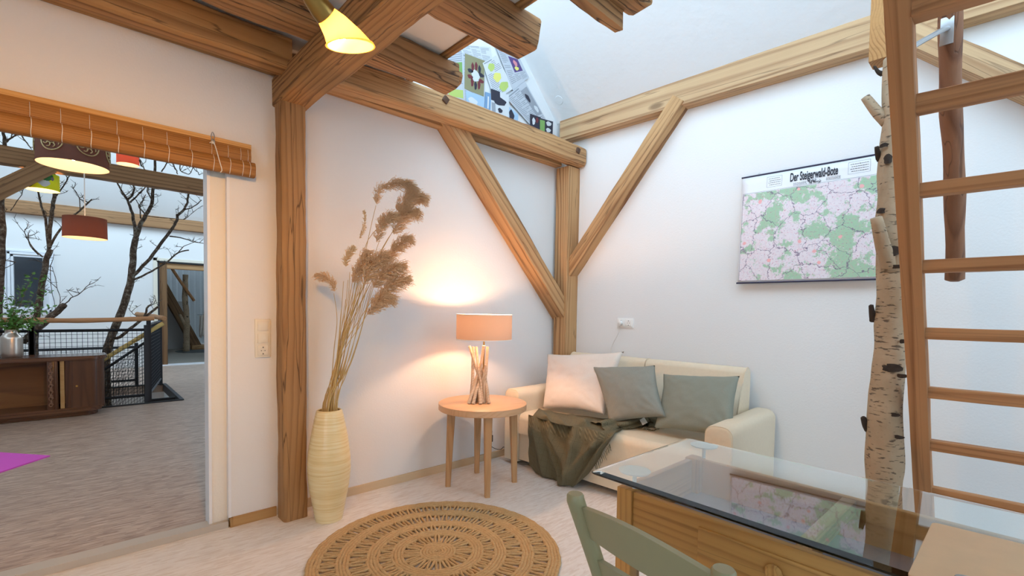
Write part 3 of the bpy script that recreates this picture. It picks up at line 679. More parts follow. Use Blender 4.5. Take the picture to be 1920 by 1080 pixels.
for k in range(10):
    t = 2*PI*k/10-.3; cu, cv = .56+.30*math.cos(t), .52+.27*math.sin(t); w = .07 if abs(math.cos(t)) < .6 else .14; h = .12 if abs(math.cos(t)) < .6 else .055
    shoes.append((cu-w, cv-h, cu+w, cv+h, 'np_maroon' if k % 3 else 'np_dark', 'blob'))
clipping([(872, 100), (909, 114), (907, 181), (871, 166)], 'olive newspaper page with a ring of dark shoes around a white badge', 'np_olive', shoes+[(.34, .36, .76, .68, 'np_white', 'blob')], 0, 0, False)
clipping([(873, 170), (909, 182), (908, 212), (876, 198)], 'sky blue newspaper photo under the olive shoe page', 'np_sky', [(.1, .3, .6, .8, 'np_white', 'blob')], 0, 0, False)
clipping([(905, 118), (930, 104), (964, 165), (928, 190)], 'newspaper sheet with pale green and yellow map drawings, slanted', 'np_white', [(.22, .1, .62, .3, 'np_lime', 'blob'), (.30, .38, .72, .62, 'np_yellow', 'blob'), (.4, .68, .85, .92, 'np_lime', 'blob')], 2, 20)
clipping([(926, 78), (972, 104), (992, 145), (962, 170)], 'slanted newspaper page with a dark purple photo of a person', 'np_paper', [(.42, .22, .85, .66, 'np_purple'), (.55, .3, .72, .5, 'np_pink', 'blob'), (.5, .5, .7, .62, 'np_yellow', 'blob')], 3, 22)
clipping([(910, 172), (928, 178), (926, 214), (909, 206)], 'blue newspaper strip with white vertical lettering near the hat cartoon', 'np_blue', [(.25, .2, .4, .85, 'np_white'), (.6, .3, .72, .95, 'np_white')], 0, 0, False)
clipping([(948, 182), (984, 152), (1030, 235), (1002, 243)], 'newspaper page with a grey crowd photo, slanting down to the corner', 'np_paper', [(.62, .10, .95, .72, 'np_grey'), (.66, .2, .8, .4, 'np_dark', 'blob'), (.74, .5, .9, .66, 'np_white', 'blob')], 3, 24)
clipping([(920, 166), (954, 178), (956, 228), (922, 216)], 'newspaper cartoon of a figure in a dark hat between blue strip and text page', 'np_white', [(0, .0, .5, .42, 'np_dark'), (.10, .2, .82, .52, 'np_dark', 'blob'), (.02, .5, .22, 1, 'np_grey'), (.35, .62, .6, .8, 'np_dark', 'blob')], 0, 0, False)
clipping([(955, 200), (972, 215), (971, 236), (954, 227)], 'small black and blue newspaper scrap right of the hat cartoon', 'np_sky', [(.0, .1, .55, .9, 'np_dark', 'blob')], 0, 0, False)
clipping([(994, 213), (1014, 220), (1011, 246), (994, 240)], 'dark newspaper scrap with white figures, left one of the two by the corner', 'np_dark', [(.2, .2, .5, .7, 'np_white', 'blob'), (.55, .1, .8, .5, 'np_maroon', 'blob')], 0, 0, False)
clipping([(1011, 221), (1037, 228), (1036, 254), (1011, 248)], 'dark scrap with white blossoms touching the pale beam', 'np_dark', [(.05, .1, .4, .9, 'np_green'), (.5, .08, .88, .4, 'np_white', 'blob'), (.5, .55, .85, .85, 'np_white', 'blob')], 0, 0, False)
# round cover plate on the slope
SN = (XR.cross(up)).normalized(); 
if SN.dot(NB) < 0: SN = -SN
q = onp(1048, 188, bwall(0, 2.98, .10), SN)
bm = bmesh.new(); lathe(bm, [(.040, -.002), (.040, .001), (.038, .003)], 32); o = obj('round_cover', bm, 'rough_plaster', None, 40)
x_, y_, z_ = frame(SN); R = Matrix((y_, z_, SN)).transposed().to_4x4(); R.translation = q; o.matrix_basis = R
tag(o, 'small round white cover plate on the sloped plaster near the corner', 'cover plate')
#@@MORE@@
# ================================================================ round side table
TX, TY, TH, TR = 2.113, 2.567, .590, .311
st = empty('side_table', label='round wooden side table with four tapered legs, carrying the lit lamp', cat='table')
bm = bmesh.new(); lathe(bm, [(TR-.004, TH-.046), (TR, TH-.043), (TR, TH-.003), (TR-.004, TH)], 72, c=(TX, TY, 0)); obj('table_top', bm, 'tabletop', st, 40)
bm = bmesh.new(); 
ang0 = math.atan2(1.988-2.352 if 0 else 2.352-TY, 1.988-TX)
for k in range(4):
    a = ang0+k*PI/2; ct, cb = V((TX+.222*math.cos(a), TY+.222*math.sin(a), TH-.045)), V((TX+.240*math.cos(a), TY+.240*math.sin(a), 0))
    b2 = bmesh.new(); x = V((math.cos(a), math.sin(a), 0)); y = V((-x.y, x.x, 0))
    rr = [[b2.verts.new(c + x*s*dx + y*s*dy) for dx, dy in ((-1, -.75), (-.75, -1), (.75, -1), (1, -.75), (1, .75), (.75, 1), (-.75, 1), (-1, .75))] for c, s in ((cb, .0175), (ct*.5+cb*.5, .0225), (ct, .0275))]
    for p, q in zip(rr, rr[1:]):
        for j in range(8): b2.faces.new((p[j], p[(j+1) % 8], q[(j+1) % 8], q[j]))
    b2.faces.new(list(reversed(rr[0]))); b2.faces.new(rr[-1]); obj('leg', b2, 'tableleg', st)
bm.free(); rebase(st, (TX, TY, 0))
# ---- driftwood table lamp
LX, LY = 2.110, 2.560
la = empty('table_lamp', label='lit driftwood table lamp with round peach linen shade on the side table', cat='lamp')
dl = (V((LX, LY, 1.2))-CAM).dot(FW); SR = 52/FPX*dl*1.0
z1 = onx(898, 588, LX).z; z0 = onx(898, 637, LX).z
zs1 = vz1 = (CAM+ray(899, 590)*dl).z; zs0 = (CAM+ray(899, 636)*dl).z
bm = bmesh.new(); lathe(bm, [(SR, zs0), (SR, zs1)], 72, c=(LX, LY, 0), cap0=False, cap1=False); o = obj('lamp_shade', bm, 'shade', la, 180)
bm = bmesh.new()
for z in (zs0, zs1): lathe(bm, [(SR+.0012, z-.003), (SR+.0012, z+.003), (SR-.002, z+.003), (SR-.002, z-.003), (SR+.0012, z-.003)], 72, c=(LX, LY, 0), cap0=False, cap1=False)
obj('shade_rim', bm, 'shade_inner', la, 60)
bm = bmesh.new(); tube(bm, [(LX, LY, TH+.02), (LX, LY, zs0+.05)], .006, 10); tube(bm, [(LX, LY, zs0+.05), (LX, LY, zs0+.085)], .014, 14)
for k in range(3): a = k*2*PI/3; tube(bm, [(LX, LY, zs0+.055), (LX+SR*.99*math.cos(a), LY+SR*.99*math.sin(a), zs0+.01)], .0015, 5)
obj('lamp_stem', bm, 'brass', la, 60)
bulb_mesh('bulb', .028, la, (1, .58, .33), 15, (LX, LY, zs0+.108))
# sticks: bottom px, top px, depth offset (m towards the viewer), radius
sticks = [((879, 745), (904, 676), .055, .0125), ((887, 747), (905, 690), .060, .0120), ((901, 747), (897, 700), .060, .0125), ((917, 745), (906, 690), .035, .0125), ((886, 742), (887, 650), -.01, .0110), ((907, 746), (914, 650), .015, .0115), ((912, 742), (880, 649), -.03, .0105), ((892, 742), (907, 648), -.035, .0105), ((905, 740), (893, 650), .03, .0105), ((896, 740), (911, 684), -.02, .0095), ((884, 744), (888, 660), .02, .0115)]
for i, (b, t, o_, r) in enumerate(sticks):
    B = CAM+ray(*b)*(dl-o_); T = CAM+ray(*t)*(dl+o_*.6); B.z = max(B.z, 0); B = onz(b[0], b[1]+2, TH+.0) if 0 else V((B.x, B.y, TH+.004))
    k = 7; pts = []
    for j in range(k):
        q = B.lerp(T, j/(k-1)); w = .006*math.sin(PI*j/(k-1)); pts.append(q+V((noise.noise(V((i, j*.7, 0)))*w*2.4, noise.noise(V((i, j*.7, 5)))*w*2.4, 0)))
    bm = bmesh.new(); tube(bm, smoothline(pts, 12), [r*(1.05-.18*j/11+.05*noise.noise(V((i*3, j, 2)))) for j in range(12)], 10); obj('driftwood_stick', bm, 'driftwood', la, 50)
rebase(la, (LX, LY, TH))
# lamp cable
bm = bmesh.new(); c1 = ony(921, 815, YA-.05)
tube(bm, smoothline([(LX-.02, LY+.07, TH-.05), ony(921, 800, YA-.12), ony(920, 832, YA-.10), ony(926, 840, YA-.04), ony(938, 843, YA-.02), ony(945, 838, YA-.02), ony(950, 848, YA-.03), ony(958, 860, YA-.04)], 40), .0028, 6); 
a = ony(921, 822, YA-.10); box(bm, a-V((.012, .01, .028)), a+V((.012, .01, .028)), .004)
o = obj('lamp_cable', bm, 'black', None, 60); tag(o, 'black cable with inline switch hanging behind the side table', 'cable')

# ================================================================ vase with dry reeds
VX, VY = onz(617, 972).x, onz(617, 972).y
dv = (V((VX, VY, .3))-CAM).dot(FW)
prof_px = [(975, 24), (960, 26.5), (940, 30), (915, 34.5), (890, 37.5), (870, 38.2), (850, 37.2), (825, 34), (800, 29.5), (782, 26), (772, 23.5), (768, 22.5)]
prof = []
for y, hw in prof_px: prof.append((hw/FPX*dv, max(0, (CAM+ray(617, y)*dv).z)))
prof[0] = (prof[0][0], 0)
inner = [(r-.012, z) for r, z in reversed(prof[1:])]
bm = bmesh.new(); sp = []
for k in range(60): t = k/59; q = cr([V((r, z, 0)) for r, z in prof], t); sp.append((q.x+.0008*math.sin(k*2.3), q.y))
lathe(bm, [(sp[0][0]-.01, 0)]+sp+[(inner[0][0]+.006, inner[0][1]+.004)]+inner+[(.05, .05)], 56, c=(VX, VY, 0), cap1=True)
o = obj('floor_vase', bm, 'spun', None, 50); tag(o, 'tall pale spun-bamboo floor vase holding the dried reeds beside the post', 'vase')
topz = prof[-1][1]
# plumes: tip px path, thickness px, droop side
def reed(pts_px, plume_px, width, label, group=None, off=0., k=0, dens=170, pal='plume', dy=0.):
    d0 = dv+off; base = V((VX+random.uniform(-.03, .03), VY+random.uniform(-.03, .03), .06))
    P = [CAM+ray(x, y)*(d0+dy*(1-(y-340)/430)) for x, y in pts_px]
    r = empty('dried_reed', label=label, cat='reed', group=group)
    mouth = V((VX+random.uniform(-.035, .035), VY+random.uniform(-.035, .035), topz))
    line = smoothline([base, mouth]+P, 26)
    bm = bmesh.new(); tube(bm, line, [.0036-.0022*i/25 for i in range(26)], 6); obj('stem', bm, 'stem', r, 180)
    if plume_px:
        Q = smoothline([CAM+ray(x, y)*(d0+dy*(1-(y-340)/430)) for x, y in plume_px], 30); bm = bmesh.new(); rnd = random.Random(k*13+5)
        for s in range(dens):
            t = rnd.random()**.85; q = cr(Q, t); tan = (cr(Q, min(1, t+.03))-cr(Q, max(0, t-.03))).normalized()
            a = rnd.uniform(0, 2*PI); x, y, z = frame(tan); side = (y*math.cos(a)+z*math.sin(a))
            env = math.sin(PI*min(1, (t*.86+.14)))**.6; ln = width*env*rnd.uniform(.5, 1.15)
            tip = q + side*ln*.75 + tan*ln*rnd.uniform(.6, 1.3) + V((0, 0, -ln*.28))
            midp = q.lerp(tip, .5) + side*ln*.12 + V((0, 0, ln*.08))
            tube(bm, [q, midp, tip], [.0014, .0017, .0007], 3, cap=False)
            for u in range(5):
                f = .3+.14*u; b = q.lerp(tip, f) + (midp-q.lerp(tip, .5))*(1-abs(2*f-1)); dvv = V((rnd.uniform(-1, 1), rnd.uniform(-1, 1), rnd.uniform(-1, .6)))*ln*.28 + tan*ln*.12
                tube(bm, [b, b+dvv], [.0014, .0006], 3, cap=False)
        obj('plume', bm, pal, r, 180)
    rebase(r, (base.x, base.y, .06))
RD = [
 ([(640, 640), (668, 560), (690, 450), (705, 385)], [(706, 383), (712, 358), (735, 345), (765, 345), (785, 358)], .055, 'tallest dried reed with plume arching right over all the others', 0., .0),
 ([(640, 640), (670, 540), (690, 450), (740, 405)], [(742, 410), (760, 385), (780, 368), (800, 375)], .07, 'dried reed with plume reaching furthest right', .02, .0),
 ([(640, 650), (680, 540), (720, 460), (740, 430)], [(738, 440), (752, 415), (768, 395), (782, 402)], .075, 'dried reed with thick plume just under the furthest right one', .03, .0),
 ([(640, 650), (680, 540), (712, 450)], [(706, 455), (714, 425), (728, 408), (742, 404)], .06, 'dried reed with upright plume in the middle of the bunch', -.02, .0),
 ([(636, 650), (664, 540), (676, 470)], [(674, 448), (682, 428), (684, 404), (682, 395)], .018, 'dried reed with small slim pale plume left of the tallest one', .0, .0),
 ([(634, 650), (652, 560), (656, 510)], [(648, 500), (652, 480), (664, 462)], .038, 'dried reed with pale plume at the left shoulder of the bunch', -.03, .0),
 ([(626, 660), (632, 600), (626, 550)], [(628, 546), (622, 530), (608, 518), (592, 516)], .045, 'dried reed drooping left on its own toward the post', .0, .0),
 ([(640, 650), (668, 560), (690, 520)], [(680, 535), (692, 510), (706, 490), (728, 478)], .085, 'dried reed with fat plume at the centre front of the bunch', -.05, .0),
 ([(640, 660), (672, 580), (700, 520)], [(698, 540), (715, 520), (735, 505), (758, 498)], .08, 'dried reed with plume in the dense middle right of the bunch', -.03, .0),
 ([(640, 660), (680, 590), (700, 560)], [(695, 570), (718, 548), (742, 530), (768, 520)], .075, 'dried reed with shaggy plume pointing right below the middle', -.02, .0),
 ([(640, 670), (676, 610), (694, 580)], [(688, 590), (705, 572), (722, 560), (738, 562)], .065, 'dried reed with low plume hanging at the right side', -.04, .0),
 ([(640, 660), (662, 580), (668, 545)], [(662, 530), (672, 508), (684, 490), (690, 470)], .065, 'dried reed with plume at the left front of the dense part', -.05, .0),
 ([(642, 650), (690, 540), (726, 480)], [(724, 488), (740, 468), (756, 452), (770, 448)], .065, 'dried reed with plume under the big upper plumes at right', .04, .0),
 ([(640, 650), (690, 520), (744, 420)], [(744, 395), (756, 372), (772, 362), (788, 380)], .05, 'dried reed whose plume crosses behind the furthest right one', .05, .0),
]
for i, (p, q, w, lab, off, dy) in enumerate(RD): reed(p, q, w, lab, None, off, i, 330 if w > .05 else 170, 'plume' if i not in (4, 5) else 'plume2')
for i in range(18):
    xe = 636+i*3.6; ye = 600-50*abs(math.sin(i*1.7))-i*3
    reed([(628+i*1.3, 700), (634+i*2.4, 645-(i % 3)*10), (640+i*4.2, ye-20)], None, 0, 'bare dried reed stem standing within the bunch in the bamboo vase', 'bare reed stems in the vase', random.uniform(-.04, .04), 50+i)

# ================================================================ jute rug
RXc, RYc, RRd = 1.334, 1.963, .625
rug = empty('jute_rug', (RXc, RYc, 0), label='round braided jute rug with rings of open loops on the floor', cat='rug')
def ropering(bm, r, rad, c=(0, 0)):
    n = max(40, int(r*220)); k = 7; rings = []
    for i in range(n):
        a = 2*PI*i/n; rr = r+rad*.18*math.sin(a*r*260); rd = rad*(1+.16*math.sin(a*r*520+1)); dz = .0015*math.sin(a*3+r*40)
        rings.append([bm.verts.new(((rr+rd*math.cos(2*PI*j/k))*math.cos(a), (rr+rd*math.cos(2*PI*j/k))*math.sin(a), .009+dz+rd*.85*math.sin(2*PI*j/k))) for j in range(k)])
    for i in range(n):
        for j in range(k): bm.faces.new((rings[i][j], rings[i][(j+1) % k], rings[(i+1) % n][(j+1) % k], rings[(i+1) % n][j]))
bands = [(.0, .15), (.275, .365), (.46, .555), (.685, .775), (.895, 1.0)]
for a, b in bands:
    bm = bmesh.new(); rr = a*RRd+.008
    if a == 0: rr = .008
    while rr < b*RRd: ropering(bm, rr, .0098); rr += .0155
    obj('braided_band', bm, 'jute', rug, 180)
for (a, b), (c, d), cnt in zip(bands, bands[1:], (22, 38, 54, 70)):
    bm = bmesh.new(); r0, r1 = b*RRd-.002, c*RRd+.004; n = cnt*12; rings = []
    for i in range(n):
        t = i/n; ph = 2*PI*cnt*t; u = .5-.5*math.cos(ph); ang = 2*PI*t + .40/cnt*math.sin(ph*2)
        r = r0+(r1-r0)*u+.004*noise.noise(V((t*90, cnt, 0))); rings.append(V((r*math.cos(ang), r*math.sin(ang), .0095+.003*math.sin(ph*.5+cnt))))
    k = 6; R = []
    for i in range(n):
        d_ = (rings[(i+1) % n]-rings[i-1]).normalized(); y = V((0, 0, 1)).cross(d_).normalized(); z = d_.cross(y); rad = .0070*(1+.15*math.sin(i*1.9))
        R.append([bm.verts.new(rings[i]+y*rad*math.cos(2*PI*j/k)+z*rad*math.sin(2*PI*j/k)) for j in range(k)])
    for i in range(n):
        for j in range(k): bm.faces.new((R[i][j], R[i][(j+1) % k], R[(i+1) % n][(j+1) % k], R[(i+1) % n][j]))
    obj('loop_band', bm, 'jute', rug, 180)

# ================================================================ sofa (own frame: x right along the wall, y to the wall)
SO = V((2.575, 2.845, 0)); SA = AB-PI; SW, SDp = 1.795, .80
sofa = empty('sofa', SO, SA, label='two-seat cream leather sofa with rounded arms against the right wall', cat='sofa')
SM = Matrix.Translation(SO) @ Matrix.Rotation(SA, 4, 'Z'); SMi = SM.inverted()
def sloc(x, y, yl=None, z=None):       # photo px -> sofa frame, on plane local y = yl or z = z
    o = SMi @ CAM; d = SMi.to_3x3() @ ray(x, y)
    t = (yl-o.y)/d.y if yl is not None else (z-o.z)/d.z
    return o+d*t
def rprism(bm, prof, x0, x1, puff=0., n=10):      # profile in (y,z) swept along local x
    rows = []
    for i in range(n+1):
        t = i/n; x = x0+(x1-x0)*t; e = 1-puff*(abs(2*t-1)**6); cy = sum(p[0] for p in prof)/len(prof); cz = sum(p[1] for p in prof)/len(prof)
        rows.append([bm.verts.new((x, cy+(y-cy)*e, cz+(z-cz)*e)) for y, z in prof])
    m = len(prof)
    for a, b in zip(rows, rows[1:]):
        for j in range(m): bm.faces.new((a[j], a[(j+1) % m], b[(j+1) % m], b[j]))
    bm.faces.new(list(reversed(rows[0]))); bm.faces.new(rows[-1])
def arcpts(cx, cy, r, a0, a1, n): return [(cx+r*math.cos(a0+(a1-a0)*i/n), cy+r*math.sin(a0+(a1-a0)*i/n)) for i in range(n+1)]
AW = .155
for k, x0 in enumerate((0, SW-AW)):
    bm = bmesh.new(); pr = [(0.0, .035), (AW, .035)] + [(AW, .53)] + arcpts(AW-.055, .555, .055, 0, PI/2, 6) + arcpts(.055, .555, .055, PI/2, PI, 6) + [(0, .53)]
    rows = []
    for y, e in ((0., .93), (.006, .975), (.014, 1.), (.4, 1.), (SDp-.03, 1.), (SDp-.008, .98), (SDp, .94)):
        rows.append([bm.verts.new((x0+AW/2+(a-AW/2)*e, y, .3+(b-.3)*(e if b > .3 else 1))) for a, b in pr])
    m_ = len(pr)
    for a, b in zip(rows, rows[1:]):
        for j in range(m_): bm.faces.new((a[j], a[(j+1) % m_], b[(j+1) % m_], b[j]))
    bm.faces.new(rows[0]); bm.faces.new(list(reversed(rows[-1])))
    o = obj('armrest', bm, 'leather', sofa, 50)
    bm = bmesh.new(); tube(bm, [V((x0+AW/2+(a-AW/2)*.985, .008, .3+(b-.3)*(.985 if b > .3 else 1))) for a, b in pr[1:]+[pr[0]]], .0028, 5); obj('piping', bm, 'leather', o, 180)
bm = bmesh.new(); rprism(bm, [(.02, .05), (.75, .05), (.75, .27), (.02, .27)], AW-.005, SW-AW+.005); obj('base', bm, 'leather', sofa, 30)
bm = bmesh.new(); pr = [(.012, .262), (.6, .262), (.6, .425)] + arcpts(.065, .370, .055, PI/2, PI, 8)
pr = [(.006, .262), (.62, .262), (.62, .425), (.3, .430)] + arcpts(.062, .370, .056, PI/2, PI, 8); rprism(bm, pr, AW+.002, SW-AW-.002, 0.); obj('seat_cushion', bm, 'leather', sofa, 50)
for k in range(2):
    xa, xb = (AW+.004, SW/2-.002) if k == 0 else (SW/2+.002, SW-AW-.004)
    bm = bmesh.new(); pr = [(.47, .41), (.755, .41)] + [(.765, .80)] + arcpts(.705, .825, .058, 0, PI, 10)[1:] + [(.60, .74), (.53, .56)]
    rprism(bm, pr, xa, xb, .02, 14); o = obj('backrest', bm, 'leather', sofa, 60)
    for xx in (xa+.004, xb-.004):
        bm = bmesh.new(); tube(bm, [V((xx, y, z)) for y, z in pr[2:]], .003, 5); obj('seam', bm, 'leather', o, 180)
for x in (.08, SW-.08):
    for y in (.06, .72):
        bm = bmesh.new(); lathe(bm, [(.02, 0), (.024, .04)], 16, c=(x, y, 0)); obj('foot', bm, 'black', sofa, 40)

def pillow(name, corners, thick, mat, label, seed, depth_pts, ears=.0):
    """corners TL TR BR BL px, each with its own local-y plane in the sofa frame"""
    P = [SM @ sloc(x, y, yl) for (x, y), yl in zip(corners, depth_pts)]
    c = sum(P, V())/4; Xv = ((P[1]-P[0])+(P[2]-P[3])).normalized(); nrm = (P[1]-P[3]).cross(P[0]-P[2]).normalized()
    if nrm.dot(CAM-c) < 0: nrm = -nrm
    bm = bmesh.new(); n = 34; F = []; B = []
    for i in range(n+1):
        rf = []; rb = []
        for j in range(n+1):
            u, v = i/n, j/n; q = P[0].lerp(P[1], u).lerp(P[3].lerp(P[2], u), v)
            bu, bv = 4*u*(1-u), 4*v*(1-v)
            # sides curve inward between the corners
            q += (P[0].lerp(P[3], .5)-P[1].lerp(P[2], .5))*( (.5-u)*-1*.075*bv)*1.0 + (P[0].lerp(P[1], .5)-P[3].lerp(P[2], .5))*((.5-v)*-1*.075*bu)
            h = thick*(bu*bv)**.42
            edge = (1-bu*bv)
            w = (noise.noise(V((u*4+seed, v*4, seed)))*.5 + noise.noise(V((u*10, v*10+seed, 3)))*.22)*thick*.28*min(1, (bu*bv)**.3*1.3)
            # wrinkles radiating from the corners
            wr = 0
            for cu, cv in ((0, 0), (1, 0), (1, 1), (0, 1)):
                du, dv_ = u-cu, v-cv; r_ = math.hypot(du, dv_)
                wr += math.exp(-(r_/.26)**2)*math.sin(math.atan2(dv_, du)*15+seed+cu*2)*r_*.10*thick*3
            if i in (0, n) or j in (0, n): vtx = bm.verts.new(q+nrm*ears*noise.noise(V((u*6+seed, v*6, 9)))); rf.append(vtx); rb.append(vtx)
            else: rf.append(bm.verts.new(q+nrm*(h+w+wr))); rb.append(bm.verts.new(q-nrm*(h*.9)))
        F.append(rf); B.append(rb)
    for i in range(n):
        for j in range(n):
            bm.faces.new((F[i][j], F[i+1][j], F[i+1][j+1], F[i][j+1])); bm.faces.new((B[i][j], B[i][j+1], B[i+1][j+1], B[i+1][j]))
    o = obj(name, bm, mat, None, 180)
    for v in o.data.vertices: v.co -= c
    o.location = c; ln = [F]; tag(o, label, 'pillow')
    return o
pillow('throw_pillow', [(1026, 664), (1170, 659), (1133, 778), (1017, 766)], .085, 'cream_fabric', 'cream cotton pillow at the left end of the sofa', 3., (.46, .50, .22, .22), .012)
pillow('throw_pillow', [(1110, 687), (1228, 685), (1249, 782), (1143, 794)], .075, 'grey_fabric', 'tilted sage grey pillow in the middle, between cream and right pillow', 8., (.36, .45, .20, .16), .006)
pillow('throw_pillow', [(1244, 701), (1387, 705), (1376, 823), (1226, 803)], .075, 'grey_fabric2', 'sage grey pillow standing next to the right sofa arm', 14., (.45, .46, .20, .20), .006)
# ---- woven throw
rowsP = [
 [('z', 1010, 768, .435), ('z', 1036, 772, .437), ('z', 1068, 777, .437), ('z', 1100, 780, .438), ('z', 1132, 784, .438), ('z', 1165, 784, .437)],
 [('z', 1000, 779, .436), ('z', 1028, 786, .442), ('z', 1062, 794, .446), ('z', 1098, 796, .446), ('z', 1130, 800, .448), ('z', 1172, 797, .440)],
 [('y', 990, 800, -.012), ('y', 1018, 808, -.022), ('y', 1048, 818, -.028), ('y', 1083, 824, -.028), ('y', 1118, 828, -.026), ('y', 1152, 815, -.010)],
 [('y', 991, 826, -.022), ('y', 1016, 838, -.040), ('y', 1046, 848, -.034), ('y', 1079, 854, -.050), ('y', 1112, 852, -.040), ('y', 1136, 836, -.02)],
 [('y', 990, 850, -.026), ('y', 1013, 868, -.055), ('y', 1044, 882, -.045), ('y', 1074, 888, -.060), ('y', 1106, 872, -.050), ('y', 1124, 858, -.03)],
 [('y', 992, 872, -.024), ('y', 1013, 896, -.050), ('y', 1040, 910, -.050), ('y', 1066, 917, -.060), ('y', 1092, 898, -.05), ('y', 1108, 880, -.035)],
]
G = [[(sloc(x, y, z=v) if k == 'z' else sloc(x, y, yl=v)) for k, x, y, v in r] for r in rowsP]
NU, NV = 70, 80
bm = bmesh.new(); uvl = bm.loops.layers.uv.new('UVMap'); g = []
for i in range(NU+1):
    row = []
    for j in range(NV+1):
        u, v = i/NU, j/NV; col = [cr(r, u) for r in G]; q = cr(col, v)
        hang = min(1, max(0, (v-.33)/.12))
        f = 0
        for (cu, cv, sl, w, a) in ((.14, .5, .5, .05, .045), (.33, .45, 1.3, .045, .05), (.56, .6, -.15, .045, .06), (.76, .5, -1.2, .05, .05), (.42, .8, 1.0, .04, .035), (.88, .6, -1.0, .04, .035), (.62, .25, 1.6, .05, .016), (.3, .15, 1.8, .05, .014)):
            dd = (u-cu) - sl*(v-cv)*.5; f += a*math.exp(-(dd/w)**2)*math.exp(-((v-cv)/.36)**2)
        f += .010*noise.noise(V((u*6, v*5, 1)))+.004*noise.noise(V((u*15, v*13, 4)))
        nrm = V((0, -1, 0))*hang + V((0, 0, 1))*(1-hang)
        q = q + nrm*(f-.006)
        if hang < .5: q.z = max(q.z, .434)
        q.z = max(q.z, .012)
        row.append(bm.verts.new(SM @ q))
    g.append(row)
for i in range(NU):
    for j in range(NV):
        f = bm.faces.new((g[i][j], g[i+1][j], g[i+1][j+1], g[i][j+1]))
        for lp, (a, b) in zip(f.loops, ((i, j), (i+1, j), (i+1, j+1), (i, j+1))): lp[uvl].uv = (a/NU*1.0+.0006*b, b/NV*.95-.002*a)
# gathered tail trailing right over the seat
tail = [sloc(1150, 797, z=.445), sloc(1168, 795, z=.455), sloc(1186, 791, z=.462), sloc(1202, 786, z=.465), sloc(1216, 785, z=.462), sloc(1226, 792, z=.450), sloc(1232, 799, z=.442)]
tl = smoothline([sloc(1120, 800, z=.445)]+tail, 40); rings = []
for i, p in enumerate(tl):
    t = i/39; n = 28; d = (tl[min(i+1, 39)]-tl[max(i-1, 0)]).normalized(); y = V((0, 0, 1)).cross(d).normalized(); ring = []
    wy, wz = .075-.03*t, .030+.006*math.sin(t*9)
    for k in range(n):
        a = 2*PI*k/n+t*2.2; rr = 1+.28*math.sin(4*a+t*5)+.12*noise.noise(V((a, t*8, 2))); q = p+y*wy*rr*math.cos(2*PI*k/n)+V((0, 0, wz*rr*math.sin(2*PI*k/n))); q.z = max(q.z, .434); ring.append(bm.verts.new(SM @ q))
    rings.append(ring)
for i, (a, b) in enumerate(zip(rings, rings[1:])):
    for j in range(28):
        f = bm.faces.new((a[j], a[(j+1) % 28], b[(j+1) % 28], b[j]))
        for lp, (s, t) in zip(f.loops, ((i, j), (i, j+1), (i+1, j+1), (i+1, j))): lp[uvl].uv = (s/40*.5, t/28*.4)
bm.faces.new(rings[-1])
thr = empty('throw_blanket', label='olive woven throw draped over the sofa front below the cream pillow', cat='blanket')
o = obj('woven_cloth', bm, 'throw', thr, 180); sd = o.modifiers.new('thick', 'SOLIDIFY'); sd.thickness = .004; sd.offset = 0
bm = bmesh.new()
for i in range(13):
    t = i/12; p = cr([sloc(1143, 832, yl=-.02), sloc(1137, 842, yl=-.03), sloc(1128, 856, yl=-.035), sloc(1116, 872, yl=-.04)], t); ln = random.uniform(.03, .05)
    tube(bm, [SM @ p, SM @ (p+V((.010, -.004, -ln*.5))), SM @ (p+V((.012+random.uniform(-.008, .012), -.002, -ln)))], [.0026, .0022, .0012], 5)
for i in range(16):
    t = i/15; p = cr([sloc(1196, 799, z=.438), sloc(1212, 803, z=.438), sloc(1226, 806, z=.438), sloc(1236, 802, z=.438)], t); p.z = .438
    tube(bm, [SM @ p, SM @ (p+V((.004+random.uniform(-.01, .01), -.02, .0))), SM @ (p+V((random.uniform(-.012, .014), -.038, -.002)))], [.003, .0025, .0012], 5)
obj('fringe', bm, 'throw', thr, 180)
c = [SM @ (sloc(x, y, z=.475)) for x, y in ((1198, 787), (1207, 783), (1214, 794), (1205, 799))]
bm = bmesh.new(); f = bm.faces.new([bm.verts.new(q+V((0, 0, .006))) for q in c]); e = bmesh.ops.extrude_face_region(bm, geom=[f]); bmesh.ops.translate(bm, vec=(0, 0, .0012), verts=[v for v in e['geom'] if isinstance(v, bmesh.types.BMVert)])
obj('care_tag', bm, 'white_plastic', thr)
rebase(thr, SM @ V((.4, 0, .43)))
#@@MORE2@@
# ================================================================ birch trunk, ladder, grab pole
def trunk_mesh(bm, pts, rad, n=20, seed=0, rough=.006):
    L_ = len(pts); rings = []
    for i, (p, r) in enumerate(zip(pts, rad)):
        d = (pts[min(i+1, L_-1)]-pts[max(i-1, 0)]).normalized(); x, y, z = frame(d, (1, 0, 0))
        rings.append([bm.verts.new(p+(y*math.cos(2*PI*j/n)+z*math.sin(2*PI*j/n))*(r+rough*noise.noise(V((math.cos(2*PI*j/n)*1.5+seed, math.sin(2*PI*j/n)*1.5, p.z*7))))) for j in range(n)])
    for a, b in zip(rings, rings[1:]):
        for j in range(n): bm.faces.new((a[j], a[(j+1) % n], b[(j+1) % n], b[j]))
    bm.faces.new(list(reversed(rings[0]))); bm.faces.new(rings[-1])
BX = 2.68
bi = empty('birch_log', label='pale birch trunk standing upright between wall map and ladder', cat='trunk')
edges = [(108, 1658, 1704), (160, 1655, 1704), (230, 1653, 1703), (300, 1646, 1702), (380, 1642, 1701), (460, 1641, 1702), (540, 1641, 1704), (620, 1639, 1702), (680, 1633, 1699), (740, 1629, 1696), (800, 1625, 1694), (850, 1623, 1694), (890, 1621, 1692)]
P = []; Rr = []
